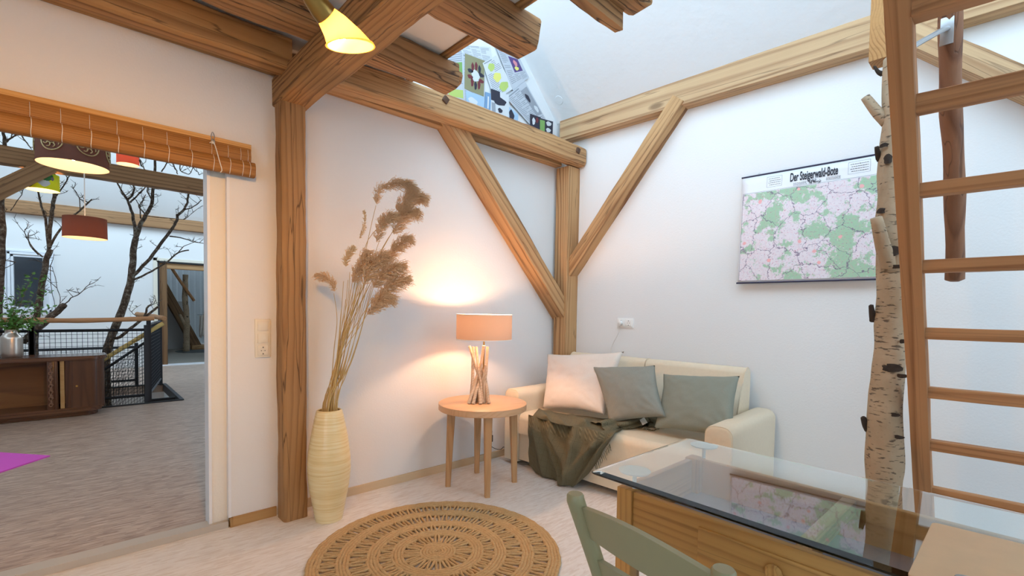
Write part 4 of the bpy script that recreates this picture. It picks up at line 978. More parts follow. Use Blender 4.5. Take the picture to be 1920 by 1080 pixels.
for y, a, b in edges:
    q = onx((a+b)/2, y, BX); P.append(q); Rr.append((onx(a, y, BX)-onx(b, y, BX)).length/2*.97)
d = (P[-1]-P[-3]); 
q0 = P[-1]+d*(P[-1].z/(-d.z)); P.append(P[-1].lerp(q0, .5)); P.append(V((q0.x, q0.y, 0))); Rr += [Rr[-1], Rr[-1]*1.04]
k = 60; pp = smoothline(P, k); rr = [cr([V((r, 0, 0)) for r in Rr], i/(k-1)).x for i in range(k)]
bm = bmesh.new(); trunk_mesh(bm, pp, rr, 28, 3, .010); obj('bark_trunk', bm, 'birch', bi, 180)
for i, (a, b, r0, r1, dx) in enumerate([((1664, 228), (1622, 182), .026, .017, -.02), ((1668, 505), (1642, 408), .034, .021, -.10), ((1655, 138), (1639, 124), .012, .004, 0.), ((1650, 298), (1643, 275), .016, .008, -.03), ((1638, 600), (1633, 572), .016, .008, -.03), ((1627, 805), (1618, 782), .016, .009, -.02)]):
    A = onx(*a, BX+dx*.3); B = onx(*b, BX+dx-.02); bm = bmesh.new(); m_ = smoothline([A, A.lerp(B, .5)+V((0, 0, -.01)), B], 8); trunk_mesh(bm, m_, [r0+(r1-r0)*t/7 for t in range(8)], 12, i, .005)
    obj('branch_stub', bm, 'birch' if i < 2 else 'bark_dark', bi, 180)
for i, (x, y, w, h) in enumerate([(1672, 690, .035, .02), (1660, 690, .02, .012), (1676, 778, .022, .009), (1684, 820, .02, .008), (1692, 640, .012, .01), (1672, 470, .035, .022), (1680, 500, .04, .008), (1664, 298, .018, .022), (1657, 272, .02, .010), (1652, 395, .02, .012), (1690, 705, .02, .01)]):
    q = onx(x, y, BX-.064); bm = bmesh.new(); n = 14; vs = [bm.verts.new(q+V((.028*abs(math.sin(t))*0+.02*(abs(math.cos(t))**2), w*math.cos(t)*(1+.3*noise.noise(V((t, i, 0)))), h*math.sin(t)*(1+.4*noise.noise(V((t, i, 3))))))) for t in [2*PI*j/n for j in range(n)]]
    c = bm.verts.new(q+V((-.004, 0, 0)))
    for j in range(n): bm.faces.new((vs[j], vs[(j+1) % n], c))
    obj('bark_scar', bm, 'bark_dark', bi, 180)
rebase(bi, (pp[-1].x, pp[-1].y, 0))

LW = .50
def lad(z, y=0.): return V((3.201-.626*z, .240+.004*z+y, z))
ld = empty('loft_ladder', label='brown wooden ladder leaning up to the loft beside the birch trunk', cat='ladder')
RD_ = V((math.cos(-1.499), math.sin(-1.499), 0))       # rung direction
for k, yo in enumerate((.034, -.034-LW)):
    a, b = lad(.0)+RD_*(-yo), lad(2.95)+RD_*(-yo)
    timber('stile', a+V((0, 0, .0)), b, .064, .072, 'ladder', up=V((1, 0, .626)), wob=.002, rnd=.08, seed=30+k, parent=ld)
sL = math.sqrt(1+.626**2); step = .295/sL; z = 1.953+step
i = 0
while z > .1:
    hh = .046 if i > 1 else (.058 if i == 1 else .075); zc = z-hh/2; p = lad(zc)
    timber('rung', p+RD_*-.004, p+RD_*(LW+.004), .050 if i > 0 else .07, hh, 'ladder', up=(0, 0, 1), wob=.002, rnd=.14, seed=40+i, parent=ld, seg=10)
    z -= step; i += 1
timber('rung', lad(z+step*(i+1)-.03)+RD_*-.004, lad(z+step*(i+1)-.03)+RD_*(LW+.004), .05, .05, 'ladder', wob=.002, rnd=.14, seed=60, parent=ld, seg=10)
rebase(ld, (3.201, 0, 0))
gp = empty('grab_pole', label='round dark pole hanging behind the ladder rungs', cat='pole')
A, B = onx(1782, 20, 2.26), onx(1790, 524, 2.48); pts = smoothline([A+V((-.02, 0, .12)), A, A.lerp(B, .3)+V((0, .004, 0)), A.lerp(B, .6)+V((0, -.004, 0)), B], 30)
bm = bmesh.new(); trunk_mesh(bm, pts+[pts[-1]+V((0, 0, -.008))], [.034-.0055*i/29+.0015*math.sin(i*.9) for i in range(30)]+[.014], 16, 5, .003); obj('pole', bm, 'pole', gp, 60)
b0 = onx(1776, 58, 2.245); s0 = lad(b0.z+.02)+V((.04, .03, .0)); s0 = onx(1708, 90, 1.97)
bm = bmesh.new(); tube(bm, smoothline([s0, s0.lerp(b0, .4)+V((0, 0, .006)), b0+V((-.02, .0, .0)), b0+V((.03, 0, .0))], 14), .0085, 10); obj('steel_bracket', bm, 'metal_grey', gp, 60)
bm = bmesh.new(); box(bm, b0+V((-.010, -.018, -.05)), b0+V((-.004, .018, .045)), .002); obj('bracket_plate', bm, 'metal_grey', gp, 30)
rebase(gp, B)

# ================================================================ desk with glass top
ZG = .782; DR = math.atan2(1.662-1.668, .824+.022)*0 + math.radians(-1.35)
GO = V((1.090, .830, 0))           # far-left glass corner nearest to the viewer's side, desk frame: x to the wall, y to the right
DX = V((math.cos(DR+.0), -.012, 0)).normalized(); DX = V((1, -.012, 0)).normalized(); DY = V((-.020, -1, 0)).normalized()
def dk(x, y, z): return GO+DX*x+DY*y+V((0, 0, z))
def dbox(bm, a, b, bev=0.):
    r = bmesh.new(); box(r, a, b, bev)
    me = bpy.data.meshes.new('tmp')
    for v in r.verts: v.co = dk(v.co.x, v.co.y, v.co.z)
    r.to_mesh(me); r.free(); bm.from_mesh(me); bpy.data.meshes.remove(me)
dsk = empty('desk', label='honey-coloured wooden desk frame under the glass top', cat='desk')
GW, GL = .578, 1.55
fx0, fx1, fy0, fy1, ft = .085, .545, .035, GL-.05, .725
def part(name, boxes, mat, par=dsk, bev=.003):
    bm = bmesh.new()
    for a, b in boxes: dbox(bm, a, b, bev)
    return obj(name, bm, mat, par, 35)
lg = .052
for (x, y) in ((fx0, fy0), (fx1-lg, fy0), (fx0, fy1-lg), (fx1-lg, fy1-lg)): part('leg', [((x, y, 0), (x+lg, y+lg, ft))], M['desk_leg'] if 'desk_leg' in M else 'deskz')
part('front_apron', [((fx0+.006, fy0+lg, ft-.19), (fx0+.028, fy1-lg, ft-.004))], 'desky')
dr = part('drawer_front', [((fx0-.001, fy0+lg+.20, ft-.165), (fx0+.012, fy0+lg+.20+.66, ft-.032))], 'desky')
q = dk(fx0-.012, fy0+lg+.20+.33, ft-.10)
kx = onx(1450, 1076, dk(fx0-.02, .5, 0).x); bm = bmesh.new(); lathe(bm, [(.009, 0), (.008, .012), (.017, .020), (.020, .028), (.015, .036)], 24)
o = obj('drawer_knob', bm, 'deskz', dr, 50); x_, y_, z_ = frame(-DX); R = Matrix((y_, z_, -DX)).transposed().to_4x4(); R.translation = V((dk(fx0-.001, 0, 0).x, kx.y, kx.z)); o.matrix_basis = R
part('back_apron', [((fx1-.028, fy0+lg, ft-.16), (fx1-.006, fy1-lg, ft-.004))], 'desky')
part('end_rail', [((fx0+lg, fy0+.006, ft-.16), (fx1-lg, fy0+.028, ft-.004))], 'deskx')
part('end_rail', [((fx0+lg, fy1-.028, ft-.16), (fx1-lg, fy1-.006, ft-.004))], 'deskx')
part('cross_rail', [((fx0+.028, .50, ft-.045), (fx1-.028, .535, ft-.006))], 'deskx')
part('inner_tray', [((fx0+.028, fy0+.03, ft-.13), (fx1-.028, fy1-.03, ft-.118))], 'tray', bev=0)
rebase(dsk, dk(fx0, fy0, 0))
gt = empty('glass_tabletop', label='clear glass plate with green edge on the desk in the right foreground', cat='tabletop')
bm = bmesh.new(); be = .012; co = []
zs = [(ZG-.010, .0025), (ZG-.0075, 0), (ZG-.004, 0), (ZG, .018)]
rings = []
for z, e in zs:
    ring = []
    for cx_, cy_, a0 in ((0, 0, PI), (GW, 0, -PI/2), (GW, GL, 0), (0, GL, PI/2)):
        r = .012
        sx_, sy_ = (1 if cx_ == 0 else -1), (1 if cy_ == 0 else -1)
        for k in range(5): a = a0+k*PI/8; ring.append(bm.verts.new(dk(cx_+sx_*(r)+(r)*math.cos(a)+sx_*e, cy_+sy_*(r)+(r)*math.sin(a)+sy_*e, z)))
    rings.append(ring)
for a, b in zip(rings, rings[1:]):
    for j in range(20): bm.faces.new((a[j], a[(j+1) % 20], b[(j+1) % 20], b[j]))
bm.faces.new(list(reversed(rings[0]))); bm.faces.new(rings[-1]); obj('glass_plate', bm, 'glass', gt)
for px in ((1190, 886), (1320, 838)):
    q = onz(*px, ZG-.0105); bm = bmesh.new(); lathe(bm, [(.006, ft-ZG+.0105), (.006, -.007), (.043, -.005), (.046, -.0005)], 40); o = obj('spacer_disc', bm, 'rubber', gt, 40); o.location = q
for y in (GL-.09,):
    for x in (.11, .52):
        bm = bmesh.new(); lathe(bm, [(.006, ft-ZG+.0105), (.006, -.007), (.043, -.005), (.046, -.0005)], 40); o = obj('spacer_disc', bm, 'rubber', gt, 40); o.location = dk(x, y, ZG-.0105)
rebase(gt, dk(0, 0, ZG))
cb = empty('clipboard', label='tan hardboard clipboard lying on the glass in the bottom right corner', cat='clipboard')
C0, C1 = onz(1748, 978, ZG+.006), onz(1920, 1020, ZG+.006); U = (C1-C0).normalized(); Vv = (onz(1700, 1080, ZG+.006)-C0).normalized()
def cpt(u, v, z): return C0+U*u+Vv*v+V((0, 0, z-C0.z))
bm = bmesh.new(); n = 6
def rrect(u0, u1, v0, v1, r, z):
    pts = []
    for cu, cv, a0 in ((u1-r, v1-r, 0), (u0+r, v1-r, PI/2), (u0+r, v0+r, PI), (u1-r, v0+r, 1.5*PI)):
        for k in range(n+1): a = a0+k*PI/2/n; pts.append(cpt(cu+r*math.cos(a), cv+r*math.sin(a), z))
    return pts
rg = [[bm.verts.new(p) for p in rrect(e, .23-e, e, .325-e, .012, z)] for z, e in ((ZG+.001, .001), (ZG+.002, 0), (ZG+.005, 0), (ZG+.006, .001))]
for a, b in zip(rg, rg[1:]):
    m_ = len(a)
    for j in range(m_): bm.faces.new((a[j], a[(j+1) % m_], b[(j+1) % m_], b[j]))
bm.faces.new(rg[0]); bm.faces.new(rg[-1]); obj('hardboard', bm, 'hardboard', cb, 40)
bm = bmesh.new(); rg = [[bm.verts.new(p) for p in rrect(u0, u1, v0, v1, .008, z)] for z, u0, u1, v0, v1 in ((ZG+.006, .055, .175, .262, .318), (ZG+.012, .058, .172, .266, .316), (ZG+.018, .075, .155, .275, .30))]
for a, b in zip(rg, rg[1:]):
    m_ = len(a)
    for j in range(m_): bm.faces.new((a[j], a[(j+1) % m_], b[(j+1) % m_], b[j]))
bm.faces.new(rg[-1]); obj('metal_clip', bm, 'metal_grey', cb, 40)
rebase(cb, C0)
# ---- ladder-back chair at the desk
ch = empty('ladder_back_chair', label='olive-grey painted ladder-back chair drawn up to the desk', cat='chair')
zc = .855; TLp, TRp = onz(1079, 925, zc), onz(1357, 1066, zc-.004)
bL = ony(1122, 1079, TLp.y-.004); slope = (bL-TLp)/(TLp.z-bL.z)
F = V((-(TRp-TLp).y, (TRp-TLp).x, 0)).normalized()
if F.x < 0: F = -F
sd_ = (TRp-TLp).normalized(); lean = slope.dot(F)
def post_pt(T, z):        # back posts lean above the seat, plumb below
    k = min(T.z-z, T.z-.44); q = T+F*(lean*k); return V((q.x, q.y, z))
for T in (TLp, TRp):
    ln_ = smoothline([post_pt(T, 0), post_pt(T, .2), post_pt(T, .42), post_pt(T, .6), T+V((0, 0, -.012))], 22)
    bm = bmesh.new(); tube(bm, ln_+[T+V((0, 0, -.004)), T], [.0155+.0035*i/21 for i in range(22)]+[.0185, .0155], 24); obj('back_post', bm, 'chair', ch, 50)
def slat(z0, z1, arch, nm='back_slat'):
    bm = bmesh.new(); n = 24; Fr = []; Bk = []
    for i in range(n+1):
        t = i/n; a, b = post_pt(TLp, z0), post_pt(TRp, z0); a2, b2 = post_pt(TLp, z1), post_pt(TRp, z1); e = math.sin(PI*t)
        bow = F*(-.022*e)
        rowF = []
        for (p, q, dz) in ((a, b, arch*.35*e), (a.lerp(a2, .5), b.lerp(b2, .5), arch*.6*e), (a2, b2, arch*e)):
            c = p.lerp(q, .02+t*.96)+bow+V((0, 0, dz)); rowF.append(c)
        Fr.append([bm.verts.new(c-F*.007) for c in rowF]); Bk.append([bm.verts.new(c+F*.007) for c in rowF])
    for i in range(n):
        for j in range(2): bm.faces.new((Fr[i][j], Fr[i+1][j], Fr[i+1][j+1], Fr[i][j+1])); bm.faces.new((Bk[i][j], Bk[i][j+1], Bk[i+1][j+1], Bk[i+1][j]))
        bm.faces.new((Fr[i][2], Fr[i+1][2], Bk[i+1][2], Bk[i][2])); bm.faces.new((Fr[i][0], Bk[i][0], Bk[i+1][0], Fr[i+1][0]))
    for q in (0, n): bm.faces.new((Fr[q][0], Fr[q][1], Fr[q][2], Bk[q][2], Bk[q][1], Bk[q][0]))
    bmesh.ops.bevel(bm, geom=[e for e in bm.edges if len(e.link_faces) == 2 and e.calc_face_angle(0) > 1], offset=.002, segments=2, affect='EDGES')
    obj(nm, bm, 'chair', ch, 40)
slat(.755, .828, .022); slat(.635, .70, .018); slat(.535, .590, .012)
fl = [post_pt(T, 0)+F*.36+sd_*k for T, k in ((TLp, -.03), (TRp, .03))]
for p in fl:
    bm = bmesh.new(); tube(bm, [V((p.x, p.y, 0)), V((p.x, p.y, .43))], [.015, .019], 20); obj('front_leg', bm, 'chair', ch, 50)
bm = bmesh.new(); c4 = [post_pt(TLp, .44), post_pt(TRp, .44), V((fl[1].x, fl[1].y, .44)), V((fl[0].x, fl[0].y, .44))]
lo = [bm.verts.new(p+V((0, 0, -.022))) for p in c4]; hi = [bm.verts.new(p+V((0, 0, .012))) for p in c4]
for j in range(4): bm.faces.new((lo[j], lo[(j+1) % 4], hi[(j+1) % 4], hi[j]))
bm.faces.new(list(reversed(lo))); bm.faces.new(hi); bmesh.ops.bevel(bm, geom=bm.edges[:], offset=.008, segments=3, affect='EDGES'); obj('seat', bm, 'chair', ch, 40)
for z in (.14, .27):
    for a, b in ((post_pt(TLp, z), V((fl[0].x, fl[0].y, z))), (post_pt(TRp, z), V((fl[1].x, fl[1].y, z))), (V((fl[0].x, fl[0].y, z+.03)), V((fl[1].x, fl[1].y, z+.03)))):
        bm = bmesh.new(); tube(bm, [a, a.lerp(b, .5), b], [.008, .0105, .008], 12); obj('stretcher', bm, 'chair', ch, 180)
rebase(ch, post_pt(TLp, 0))

# ================================================================ the adjoining hall
YW = 11.85
dl0, dr0, dtop = 1.24, 2.30, 2.08
bm = bmesh.new(); box(bm, (-3.4, YW, 0), (dl0, YW+.16, 2.85)); box(bm, (dr0, YW, 0), (4.7, YW+.16, 2.85)); box(bm, (dl0, YW, dtop+.02), (dr0, YW+.16, 2.85)); struct('wall_back', bm, 'plaster')
bm = bmesh.new(); pA, pB = V((-3.4, YW, 2.95)), V((4.7, YW, 2.95))
f = [bm.verts.new(q) for q in (pA, pB, pB+V((0, -2.2, 2.6)), pA+V((0, -2.2, 2.6)))]; fc = bm.faces.new(f); e = bmesh.ops.extrude_face_region(bm, geom=[fc]); bmesh.ops.translate(bm, vec=(0, .1, .1), verts=[v for v in e['geom'] if isinstance(v, bmesh.types.BMVert)])
struct('ceiling_slope_hall', bm, 'plaster')
bm = bmesh.new(); box(bm, (4.4, YA+.14, 0), (4.55, YW, 3.0)); struct('wall_hall_right', bm, 'plaster')
bm = bmesh.new(); box(bm, (-3.4, YA+.14, 0), (-3.25, YW, 3.0)); struct('wall_hall_left', bm, 'plaster')
timber('hall_back_beam', (4.4, YW-.06, 2.89), (-3.2, YW-.06, 2.89), .14, .22, 'hall_beam', wob=.004, rnd=.06, seed=70, label='long brown beam on the back wall of the hall behind the trees', cat='beam')
zb = ony(189, 322, 7.5).z; timber('hall_cross_beam', (4.4, 7.5, zb), (-3.2, 7.5, zb+.01), .16, .19, 'hall_beam', wob=.005, rnd=.12, seed=71, label='upper brown beam crossing the hall behind the big brown pendant shade', cat='beam')
a_, b_ = ony(-60, 385, 7.3), ony(90, 312, 7.45); timber('diagonal_brace', a_, b_, .14, .17, 'hall_beam', wob=.004, rnd=.1, seed=72, label='diagonal brace at the left edge under the hall cross beam, beside the green lampshade', cat='brace')
bm = bmesh.new(); box(bm, (-3.4, YA+.14, 3.5), (4.6, 9.25, 3.6)); struct('ceiling_hall_light_block', bm, 'board')  # unseen slab added to cut the daylight in the hall
# window and door of the back wall
wl, wr, wb, wt = -.90, -.28, 1.03, 2.16
bm = bmesh.new()
for e_, y1 in ((0, .03), (.05, .05), (.09, .03)):
    a, b, c, d = wl+e_, wr-e_*.6, wb+e_*1.1, wt-e_
    for p, q in (((a, c), (a+.035, d)), ((b-.035, c), (b, d)), ((a, d-.035), (b, d)), ((a, c), (b, c+.035))): box(bm, (p[0], YW-y1, p[1]), (q[0], YW+.02, q[1]), .003)
box(bm, (wl+.01, YW-.012, wb+.01), (wr-.01, YW+.01, wt-.01))
struct('window_1', bm, 'white_metal')
bm = bmesh.new(); box(bm, (-.765, YW-.035, 1.175), (-.42, YW-.013, 2.035)); o = struct('window_1', bm, 'pane')
bm = bmesh.new()
for a, b in (((dl0-.09, 0), (dl0-.02, dtop+.11)), ((dr0+.02, 0), (dr0+.09, dtop+.11)), ((dl0-.09, dtop+.05), (dr0+.09, dtop+.11))): box(bm, (a[0], YW-.02, a[1]), (b[0], YW+.01, b[1]), .004)
struct('trim_3', bm, 'cream_plastic')
bm = bmesh.new(); box(bm, (dl0-.02, YW-.008, 0), (dl0+.01, YW+.16, dtop+.05)); box(bm, (dr0-.01, YW-.008, 0), (dr0+.02, YW+.16, dtop+.05)); box(bm, (dl0-.02, YW-.008, dtop+.02), (dr0+.02, YW+.16, dtop+.05)); struct('door_2', bm, 'black')
timber('door_post', (dl0+.075, YW+.09, 0), (dl0+.075, YW+.09, dtop+.02), .13, .13, 'far_beam', up=(0, 1, 0), seed=73, rnd=.04, label='brown timber jamb on the left of the far doorway', cat='post')
timber('door_lintel', (dl0+.14, YW+.09, dtop-.04), (dr0, YW+.09, dtop-.04), .12, .11, 'beam', seed=74, rnd=.04, label='brown timber lintel across the top of the far doorway', cat='beam')
bm = bmesh.new(); box(bm, (dl0, YW-.02, -.004), (dr0, YW+.16, .02)); struct('trim_4', bm, 'white_metal')
hs = empty('switch_plate', label='tall white column of four switches left of the far doorway', cat='switch')
boxobj('plate', (.79, YW-.014, .95), (.88, YW+.002, 1.24), 'white_plastic', hs, .004)
for k in range(4): boxobj('rocker', (.80, YW-.02, .962+.07*k), (.87, YW-.012, 1.018+.07*k), 'white_plastic', hs, .003)
rebase(hs, (.83, YW, .95))
# far room behind that doorway
bm = bmesh.new(); box(bm, (.4, YW+.16, -.12), (5.2, 18.6, -.004)); struct('floor_far', bm, 'carpet')
bm = bmesh.new(); box(bm, (.2, YW+.16, 3.4), (5.4, 17.9, 3.5)); struct('ceiling_far_light_block', bm, 'plaster')  # unseen, added to darken the far room, with a gap at the end
bm = bmesh.new(); box(bm, (.25, YW+.16, 0), (.4, 18.5, 3.5)); struct('wall_far_left_light_block', bm, 'plaster_grey')  # unseen side wall added to keep daylight out of the far room
bm = bmesh.new(); box(bm, (5.2, YW+.16, 0), (5.35, 18.5, 3.5)); struct('wall_far_right_light_block', bm, 'plaster_grey')  # added out of sight like its opposite, to darken the room
bm = bmesh.new(); n = 90
vs = []
for i in range(n+1): x = .4+4.8*i/n; y = 18.4+.018*math.sin(x*PI*2/.16); vs.append((bm.verts.new((x, y, 0)), bm.verts.new((x, y, 3.4))))
for a, b in zip(vs, vs[1:]): bm.faces.new((a[0], b[0], b[1], a[1]))
struct('wall_far', bm, 'rough_plaster')
fd = 15.9
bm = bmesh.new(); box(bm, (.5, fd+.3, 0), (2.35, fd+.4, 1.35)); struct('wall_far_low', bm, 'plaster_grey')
a_, b_ = ony(291, 512, fd), ony(368, 652, fd); b_.z = max(b_.z, .02)
timber('diagonal_strut', a_, V((b_.x, b_.y, .09)), .22, .30, 'far_beam', up=(0, 1, 0), wob=.006, rnd=.06, seed=75, label='heavy dark diagonal strut inside the far room', cat='strut')
c_ = ony(370, 652, fd-.02); boxobj('strut_foot', (c_.x-.16, fd-.25, 0), (c_.x+.16, fd+.1, .13), 'beam', None, .01); tag(bpy.data.objects['strut_foot'], 'light timber block under the foot of the far diagonal strut', 'timber block')
bp2 = [ony(348, 515, 15.2), ony(347, 560, 15.2), ony(350, 600, 15.2), ony(349, 653, 15.2)]; bp2[-1].z = 0
bm = bmesh.new(); trunk_mesh(bm, smoothline(bp2, 20), [.06+.015*i/19 for i in range(20)], 14, 9, .012); tube(bm, [ony(348, 612, 15.2), ony(337, 590, 15.1)], [.04, .035], 8); tube(bm, [ony(349, 565, 15.2), ony(343, 540, 15.15)], [.02, .012], 6)
o = obj('birch_pole', bm, 'birch', None, 180); tag(o, 'small birch trunk standing before the diagonal strut in the far room', 'trunk')
bm = bmesh.new(); tube(bm, [ony(318, 497, 15.0), ony(340, 530, 15.05), ony(364, 564, 15.1)], .035, 10); o = obj('sloping_rail', bm, 'ladder', None, 60); tag(o, 'sloping dark handrail crossing behind the far birch trunk', 'rail')
bm = bmesh.new(); A, B = ony(374, 590, 15.6), ony(388, 590, 15.6); n = 16; g = []
for i in range(n+1):
    t = i/n; row = []
    for j in range(9): z = A.z-.62*j/8-.03*math.sin(t*9); row.append(bm.verts.new((A.x+(B.x-A.x)*t*(1-.15*j/8), A.y+.03*math.sin(t*PI*5+j*.4), z)))
    g.append(row)
for i in range(n):
    for j in range(8): bm.faces.new((g[i][j], g[i+1][j], g[i+1][j+1], g[i][j+1]))
o = obj('hanging_cloth', bm, 'cream_fabric', None, 180); o.modifiers.new('thick', 'SOLIDIFY').thickness = .01; tag(o, 'pale cloth hanging at the right side of the far room', 'cloth')
bm = bmesh.new(); tube(bm, [V((A.x-.05, A.y, A.z+.005)), V((B.x+.25, A.y, A.z+.005))], .012, 8); tube(bm, [V((B.x+.22, A.y, A.z)), V((B.x+.22, A.y, 0))], .015, 8); o = obj('cloth_stand', bm, 'metal_grey', None, 60); tag(o, 'thin stand the pale cloth hangs from in the far room', 'stand')
bm = bmesh.new(); q = onz(375, 658, .0); lathe(bm, [(.55, 0), (.55, .012), (.02, .014)], 40, c=(q.x, q.y, -.003)); o = obj('round_mat', bm, 'mat_dark', None, 40); tag(o, 'round dark patterned mat on the far room floor', 'mat')
# ---- magenta mat
c3 = [onz(x, y, .0) for x, y in ((94, 855), (-60, 906), (-140, 858), (0, 849))]
bm = bmesh.new(); vs = [bm.verts.new((p.x, p.y, -.004)) for p in c3]; fc = bm.faces.new(vs); e = bmesh.ops.extrude_face_region(bm, geom=[fc]); bmesh.ops.translate(bm, vec=(0, 0, .009), verts=[v for v in e['geom'] if isinstance(v, bmesh.types.BMVert)])
o = obj('floor_mat', bm, 'magenta'); tag(o, 'bright magenta mat on the brown floor at the left edge', 'mat')
# ---- sideboard
YS = 7.0
sb = empty('sideboard', label='dark walnut sideboard with carved column standing before the stair railing', cat='cabinet')
xr = ony(197, 715, YS).x; xl = -2.1; zt_ = .665
def rp(x0, x1, y0, y1, r):     # plan outline, right front corner rounded
    pts = [(x0, y0), (x0, y1)] + [(x1, y1)]
    for k in range(9): a = -k*PI/16; pts.append((x1-r+r*math.cos(a), y0+r+r*math.sin(a)))
    return pts
def extr(bm, pts, z0, z1):
    lo = [bm.verts.new((x, y, z0)) for x, y in pts]; hi = [bm.verts.new((x, y, z1)) for x, y in pts]; n = len(pts)
    for j in range(n): bm.faces.new((lo[j], lo[(j+1) % n], hi[(j+1) % n], hi[j]))
    bm.faces.new(list(reversed(lo))); bm.faces.new(hi)
bm = bmesh.new(); extr(bm, rp(xl-.02, xr+.015, YS-.02, YS+.40, .14), zt_-.045, zt_-.035); extr(bm, rp(xl-.03, xr+.025, YS-.03, YS+.40, .15), zt_-.035, zt_-.01); extr(bm, rp(xl-.02, xr+.015, YS-.02, YS+.40, .14), zt_-.01, zt_); obj('cabinet_top', bm, 'walnut_x', sb, 40)
bm = bmesh.new(); extr(bm, rp(xl, xr-.06, YS+.04, YS+.36, .12), 0, .05); extr(bm, rp(xl-.02, xr-.02, YS-.01, YS+.39, .14), .05, .075); extr(bm, rp(xl-.01, xr, YS, YS+.385, .13), .075, .10); obj('plinth', bm, 'walnut_x', sb, 40)
x1o = ony(88, 720, YS).x; x2o = ony(132, 720, YS).x
bm = bmesh.new(); box(bm, (xl, YS+.36, .10), (xr-.02, YS+.385, zt_-.045)); box(bm, (xl, YS, .10), (xl+.02, YS+.385, zt_-.045)); box(bm, (x1o+.02, YS+.01, .10), (x1o+.035, YS+.385, zt_-.045)); obj('carcass', bm, 'cabinet_inner', sb)
bm = bmesh.new(); extr(bm, [(x2o, YS+.004), (x2o, YS+.36)]+rp(x2o, xr, YS+.002, YS+.385, .12)[2:], .10, zt_-.045); o = obj('curved_door', bm, 'walnut', sb, 40)
q = ony(144, 724, YS-.004); bm = bmesh.new(); lathe(bm, [(.010, 0), (.010, .004), (.006, .005)], 16); h_ = obj('keyhole', bm, 'brass', o, 40); h_.matrix_basis = Matrix.Translation(q) @ Matrix.Rotation(PI/2, 4, 'X')
bm = bmesh.new(); box(bm, (x1o, YS-.004, .10), (x1o+.085, YS+.03, zt_-.045), .004); box(bm, (x1o+.06, YS-.016, .10), (x1o+.08, YS, zt_-.045), .006)
obj('pilaster', bm, 'walnut', sb, 35)
bm = bmesh.new()
for k in range(7):
    z = .15+k*.068; s = .8+.25*((k*37) % 5)/4
    pts = [V((x1o+.028+.017*math.cos(t*1.9*(1 if k % 2 else -1))*(1-t/9), YS-.010, z+.026*s*math.sin(t*1.9)*(1-t/9))) for t in [i*.35 for i in range(13)]]; tube(bm, pts, [.0075-.0003*i for i in range(13)], 6)
    r_ = bmesh.ops.create_uvsphere(bm, u_segments=8, v_segments=6, radius=.013*s); bmesh.ops.scale(bm, vec=(1, .8, 1.4), verts=r_['verts']); bmesh.ops.translate(bm, vec=(x1o+.03, YS-.008, z+.034), verts=r_['verts'])
obj('carved_ornament', bm, 'carved', sb, 180)
bm = bmesh.new(); box(bm, (x1o+.10, YS+.01, .10), (x1o+.135, YS+.03, zt_-.045), .003); obj('light_strip', bm, 'skirting2', sb)
bm = bmesh.new(); box(bm, (x1o+.14, YS+.035, .10), (x2o, YS+.045, zt_-.045)); obj('recessed_panel', bm, 'walnut', sb)
rebase(sb, (xr, YS, 0))
# metal vase with twigs
vy = YS+.16; vx = ony(22, 650, vy).x; rv = (ony(44, 650, vy).x-vx); zv1 = ony(22, 618, vy).z
mv = bmesh.new(); hgt = zv1-zt_; lathe(mv, [(rv*.86, 0), (rv*.97, .012), (rv, .05), (rv, hgt*.66), (rv*.93, hgt*.76), (rv*.62, hgt*.86), (rv*.56, hgt*.92), (rv*.60, hgt), (rv*.56, hgt), (rv*.5, hgt*.9), (rv*.5, hgt*.5)], 48, c=(vx, vy, zt_)); o = obj('metal_vase', mv, 'hammered', None, 40); tag(o, 'brushed metal vase standing on the dark sideboard', 'vase')
pl = empty('leafy_twigs', label='green leafy twigs standing in the brushed metal vase', cat='plant')
rn = random.Random(3); base = V((vx, vy, zt_+hgt*.6)); bmL = bmesh.new(); bmS = bmesh.new()
tips = [(62, 500+10), (95, 545), (30, 560), (5, 570), (75, 575), (48, 598), (-20, 560), (20, 585), (85, 600), (62, 620), (-10, 600), (100, 575), (40, 540), (-40, 590), (8, 545), (55, 560), (90, 520), (30, 600), (70, 605), (12, 610)]
for k, (x, y) in enumerate(tips):
    tip = ony(x, y, vy+rn.uniform(-.15, .15)); md = base.lerp(tip, .5)+V((rn.uniform(-.04, .04), rn.uniform(-.05, .05), .08)); ln = smoothline([base, V((vx+rn.uniform(-.03, .03), vy, zt_+hgt)), md, tip], 12); tube(bmS, ln, [.003-.0016*i/11 for i in range(12)], 5)
    for j in range(26):
        t = rn.uniform(.38, 1); q = cr(ln, t); d = V((rn.uniform(-1, 1), rn.uniform(-1, 1), rn.uniform(-.6, .8))).normalized(); s = rn.uniform(.018, .036); sx = d.cross(V((rn.uniform(-1, 1), rn.uniform(-1, 1), rn.uniform(-1, 1)))).normalized(); q2 = q+d*.012
        up_ = d.cross(sx)*.12*s
        bmL.faces.new([bmL.verts.new(p) for p in (q2, q2+d*s*.5+sx*s*.42+up_, q2+d*s*1.1+sx*s*.32, q2+d*s*1.5, q2+d*s*1.1-sx*s*.32, q2+d*s*.5-sx*s*.42+up_)])
obj('leaves', bmL, 'leaf', pl); obj('twigs', bmS, 'twig', pl, 180); rebase(pl, base)
